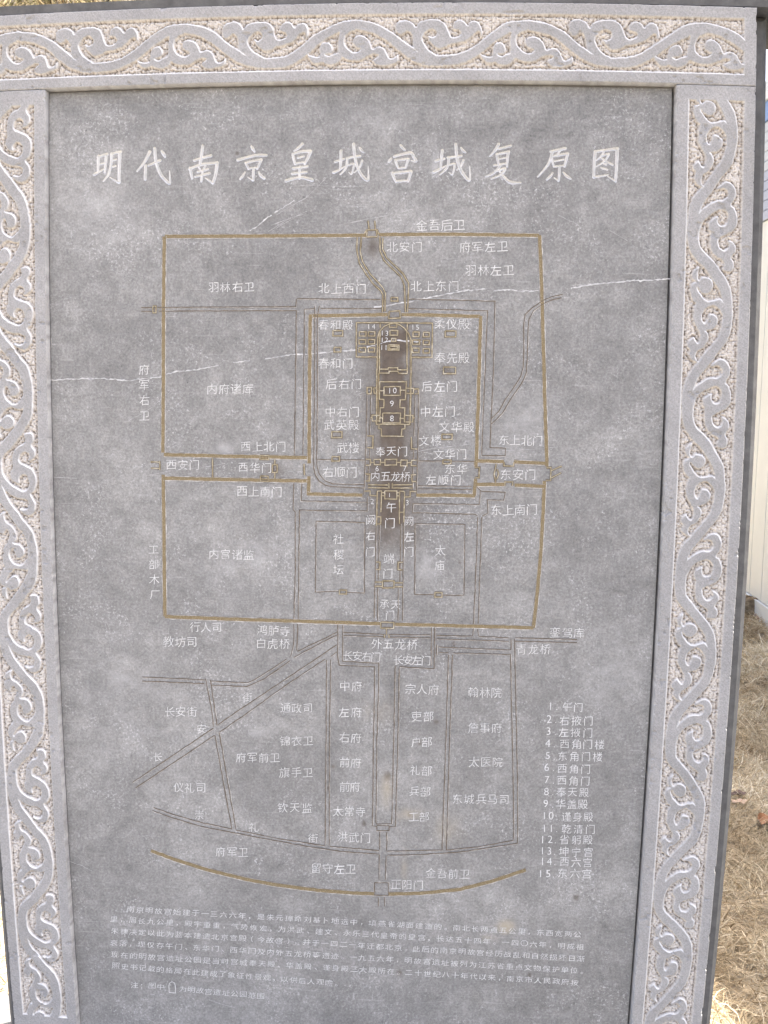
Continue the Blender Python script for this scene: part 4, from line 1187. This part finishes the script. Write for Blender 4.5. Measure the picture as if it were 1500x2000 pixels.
def leaf(px, ln, wd, rz, label, stops, cup=0.35):
    c = world_on_ground(px); c[2] = ground_h(np.array([c[0]]), np.array([c[1]]))[0] + 0.025
    m = mat_simple('fallen_leaf', stops, 60, 0.6, 0.3, 150)
    nu, nv_ = 13, 9
    v = []
    for i in range(nu):
        t = i / (nu - 1); half = wd / 2 * math.sin(math.pi * min(max(t, 0.02), 0.98)) ** 0.7
        for j in range(nv_):
            s = j / (nv_ - 1) * 2 - 1
            x_ = (t - 0.5) * ln; y_ = s * half
            z_ = cup * half * s * s + 0.25 * ln * (t - 0.5) ** 2 + 0.004 * math.sin(9 * t + 2 * s) + (0.0012 if j == nv_ // 2 else 0)
            v.append((c[0] + x_ * math.cos(rz) - y_ * math.sin(rz), c[1] + x_ * math.sin(rz) + y_ * math.cos(rz), c[2] + z_))
    v = np.array(v)
    f = grid_faces(nu, nv_)
    v2 = v.copy(); v2[:, 2] -= 0.0012
    o = mesh('fallen_leaf', np.concatenate([v, v2]), np.concatenate([f, f[:, ::-1] + len(v)]), m, None, c, None, True)
    tag(o, label, 'leaf', 'fallen leaves on the dry grass')


leaf((1440, 1572), 0.060, 0.036, 0.2, 'dark brown curled leaf on the grass close to the right jamb', [(0.3, (0.045, 0.028, 0.022)), (0.7, (0.11, 0.07, 0.055))])
leaf((1443, 1586), 0.055, 0.03, 0.1, 'pale pinkish leaf lying flat below the dark curled one', [(0.3, (0.36, 0.26, 0.19)), (0.7, (0.48, 0.36, 0.27))], 0.05)
leaf((1494, 1622), 0.085, 0.05, 0.9, 'rusty brown leaf curled on the grass near the right picture edge', [(0.3, (0.16, 0.075, 0.035)), (0.7, (0.28, 0.14, 0.07))], 0.7)

M_RUB = mat_simple('rubble_stone', [(0.3, (0.12, 0.095, 0.075)), (0.55, (0.23, 0.19, 0.15)), (0.75, (0.36, 0.31, 0.26))], 30, 0.9, 0.6, 80)
M_BRICK = mat_simple('weathered_brick', [(0.3, (0.10, 0.072, 0.045)), (0.55, (0.21, 0.16, 0.10)), (0.72, (0.38, 0.31, 0.20))], 22, 0.95, 0.9, 60)


def lump(px, size, label, mat, name, seed, cat, group=None, sq=1.0):
    c = world_on_ground(px); c[2] = ground_h(np.array([c[0]]), np.array([c[1]]))[0]
    nu, nv_ = 18, 12; v = []
    r_ = np.random.default_rng(seed); ph = r_.uniform(0, 6, 6)
    for i in range(nv_):
        th = math.pi * i / (nv_ - 1)
        for j in range(nu):
            a = 2 * math.pi * j / nu
            d = np.array([math.sin(th) * math.cos(a), math.sin(th) * math.sin(a), math.cos(th)])
            d = np.sign(d) * np.abs(d) ** sq
            k = 1 + 0.16 * math.sin(3 * a + ph[0]) * math.sin(2 * th + ph[1]) + 0.10 * math.sin(5 * a + ph[2] + 3 * th)
            v.append(c + d * np.array(size) * 0.5 * k + [0, 0, size[2] * 0.36])
    f = []
    for i in range(nv_ - 1):
        for j in range(nu):
            f.append((i * nu + j, (i + 1) * nu + j, (i + 1) * nu + (j + 1) % nu, i * nu + (j + 1) % nu))
    o = mesh(name, v, np.array(f), mat, None, c, None, sq > 0.8)
    tag(o, label, cat, group)


lump((1458, 1206), (0.10, 0.12, 0.15), 'mottled brown brick block standing by the cabin foot', M_BRICK, 'brick_block', 1, 'brick', None, 0.42)
lump((1477, 1213), (0.045, 0.05, 0.045), 'grey brown stone next to the brick block', M_RUB, 'rubble_stone', 2, 'stone', 'rubble stones at the cabin foot')
lump((1482.5, 1216), (0.035, 0.04, 0.04), 'small pinkish stone at the very foot of the white wall', mat_simple('pink_stone', [(0.3, (0.24, 0.16, 0.13)), (0.7, (0.40, 0.29, 0.24))], 30, 0.9), 'rubble_stone', 3, 'stone', 'rubble stones at the cabin foot')
lump((1466, 1216), (0.06, 0.05, 0.04), 'low brown stone in front of the brick block', M_BRICK, 'rubble_stone', 4, 'stone', 'rubble stones at the cabin foot')

# ------------------------------------------------------------------ trees beyond the lawn
M_BARK = mat_simple('tree_bark', [(0.3, (0.06, 0.045, 0.032)), (0.7, (0.14, 0.11, 0.08))], 12, 0.95, 0.8, 30)


def leaf_mat():
    m, nt, b = nodes_of('evergreen_leaves')
    nt.links.new(ramp(nt, attr(nt, 'tint'), [(0.0, (0.020, 0.034, 0.012)), (0.5, (0.045, 0.070, 0.024)), (1.0, (0.10, 0.125, 0.045))]), b.inputs['Base Color'])
    b.inputs['Roughness'].default_value = 0.6
    return m


M_LEAF = leaf_mat()


def tree(x, y, h, r_, label, seed):
    g = np.random.default_rng(seed)
    z = float(ground_h(np.array([x]), np.array([y]))[0])
    o = empty('tree', (x, y, z))
    tag(o, label, 'tree', 'trees beyond the lawn')
    V_, F_ = [], []

    def limb(a, b, ra, rb):
        n0 = len(V_); d = b - a; d = d / np.linalg.norm(d)
        u = np.cross(d, [0.3, 0.9, 0.2]); u /= np.linalg.norm(u); w2 = np.cross(d, u)
        for k in range(5):
            t = k / 4; c = a + (b - a) * t + g.normal(0, 0.03, 3) * (0 < k < 4); rr = ra + (rb - ra) * t
            for j in range(9):
                an = 2 * math.pi * j / 9
                V_.append(c + (u * math.cos(an) + w2 * math.sin(an)) * rr)
        for k in range(4):
            for j in range(9):
                F_.append((n0 + k * 9 + j, n0 + k * 9 + (j + 1) % 9, n0 + (k + 1) * 9 + (j + 1) % 9, n0 + (k + 1) * 9 + j))
    base = np.array([x, y, z - 0.05]); top = np.array([x + g.normal(0, 0.2), y, z + h * 0.75])
    limb(base, top, 0.16, 0.05)
    tips = []
    for k in range(9):
        a = base + (top - base) * g.uniform(0.35, 0.9); an = g.uniform(0, 6.28)
        b_ = a + np.array([math.cos(an), math.sin(an), 0.55]) * r_ * g.uniform(0.5, 0.85)
        limb(a, b_, 0.055, 0.015); tips.append(b_)
    mesh('trunk', V_, np.array(F_), M_BARK, o, (x, y, z), None, True)
    n = 5200
    ctr = np.array(tips + [top, top + [0, 0, h * 0.12]])
    c = ctr[g.integers(0, len(ctr), n)] + g.normal(0, 0.34 * r_ / 1.4, (n, 3)) * [1, 1, 0.75]
    u = g.normal(0, 1, (n, 3)); u /= np.linalg.norm(u, axis=1, keepdims=True)
    w2 = np.cross(u, g.normal(0, 1, (n, 3))); w2 /= np.linalg.norm(w2, axis=1, keepdims=True)
    l = g.uniform(0.07, 0.15, (n, 1)); wd = l * 0.45
    v = np.stack([c - u * l / 2, c + w2 * wd / 2, c + u * l / 2, c - w2 * wd / 2], 1).reshape(-1, 3)
    tint = np.repeat(np.clip(g.normal(0.45, 0.25, n), 0, 1), 4)
    mesh('crown', v, np.arange(n * 4).reshape(n, 4), M_LEAF, o, (x, y, z), {'tint': tint})


tree(1.2, 15.5, 3.9, 1.7, 'tallest dark evergreen tree standing nearest the cabin end', 11)
tree(4.2, 17.0, 3.6, 1.6, 'rounded evergreen tree rising behind the cabin', 12)
tree(-1.8, 17.5, 3.4, 1.6, 'dark evergreen tree growing at the foot of the bank', 13)
tree(7.5, 16.0, 3.8, 1.8, 'broad evergreen tree at the far side of the cabin', 14)
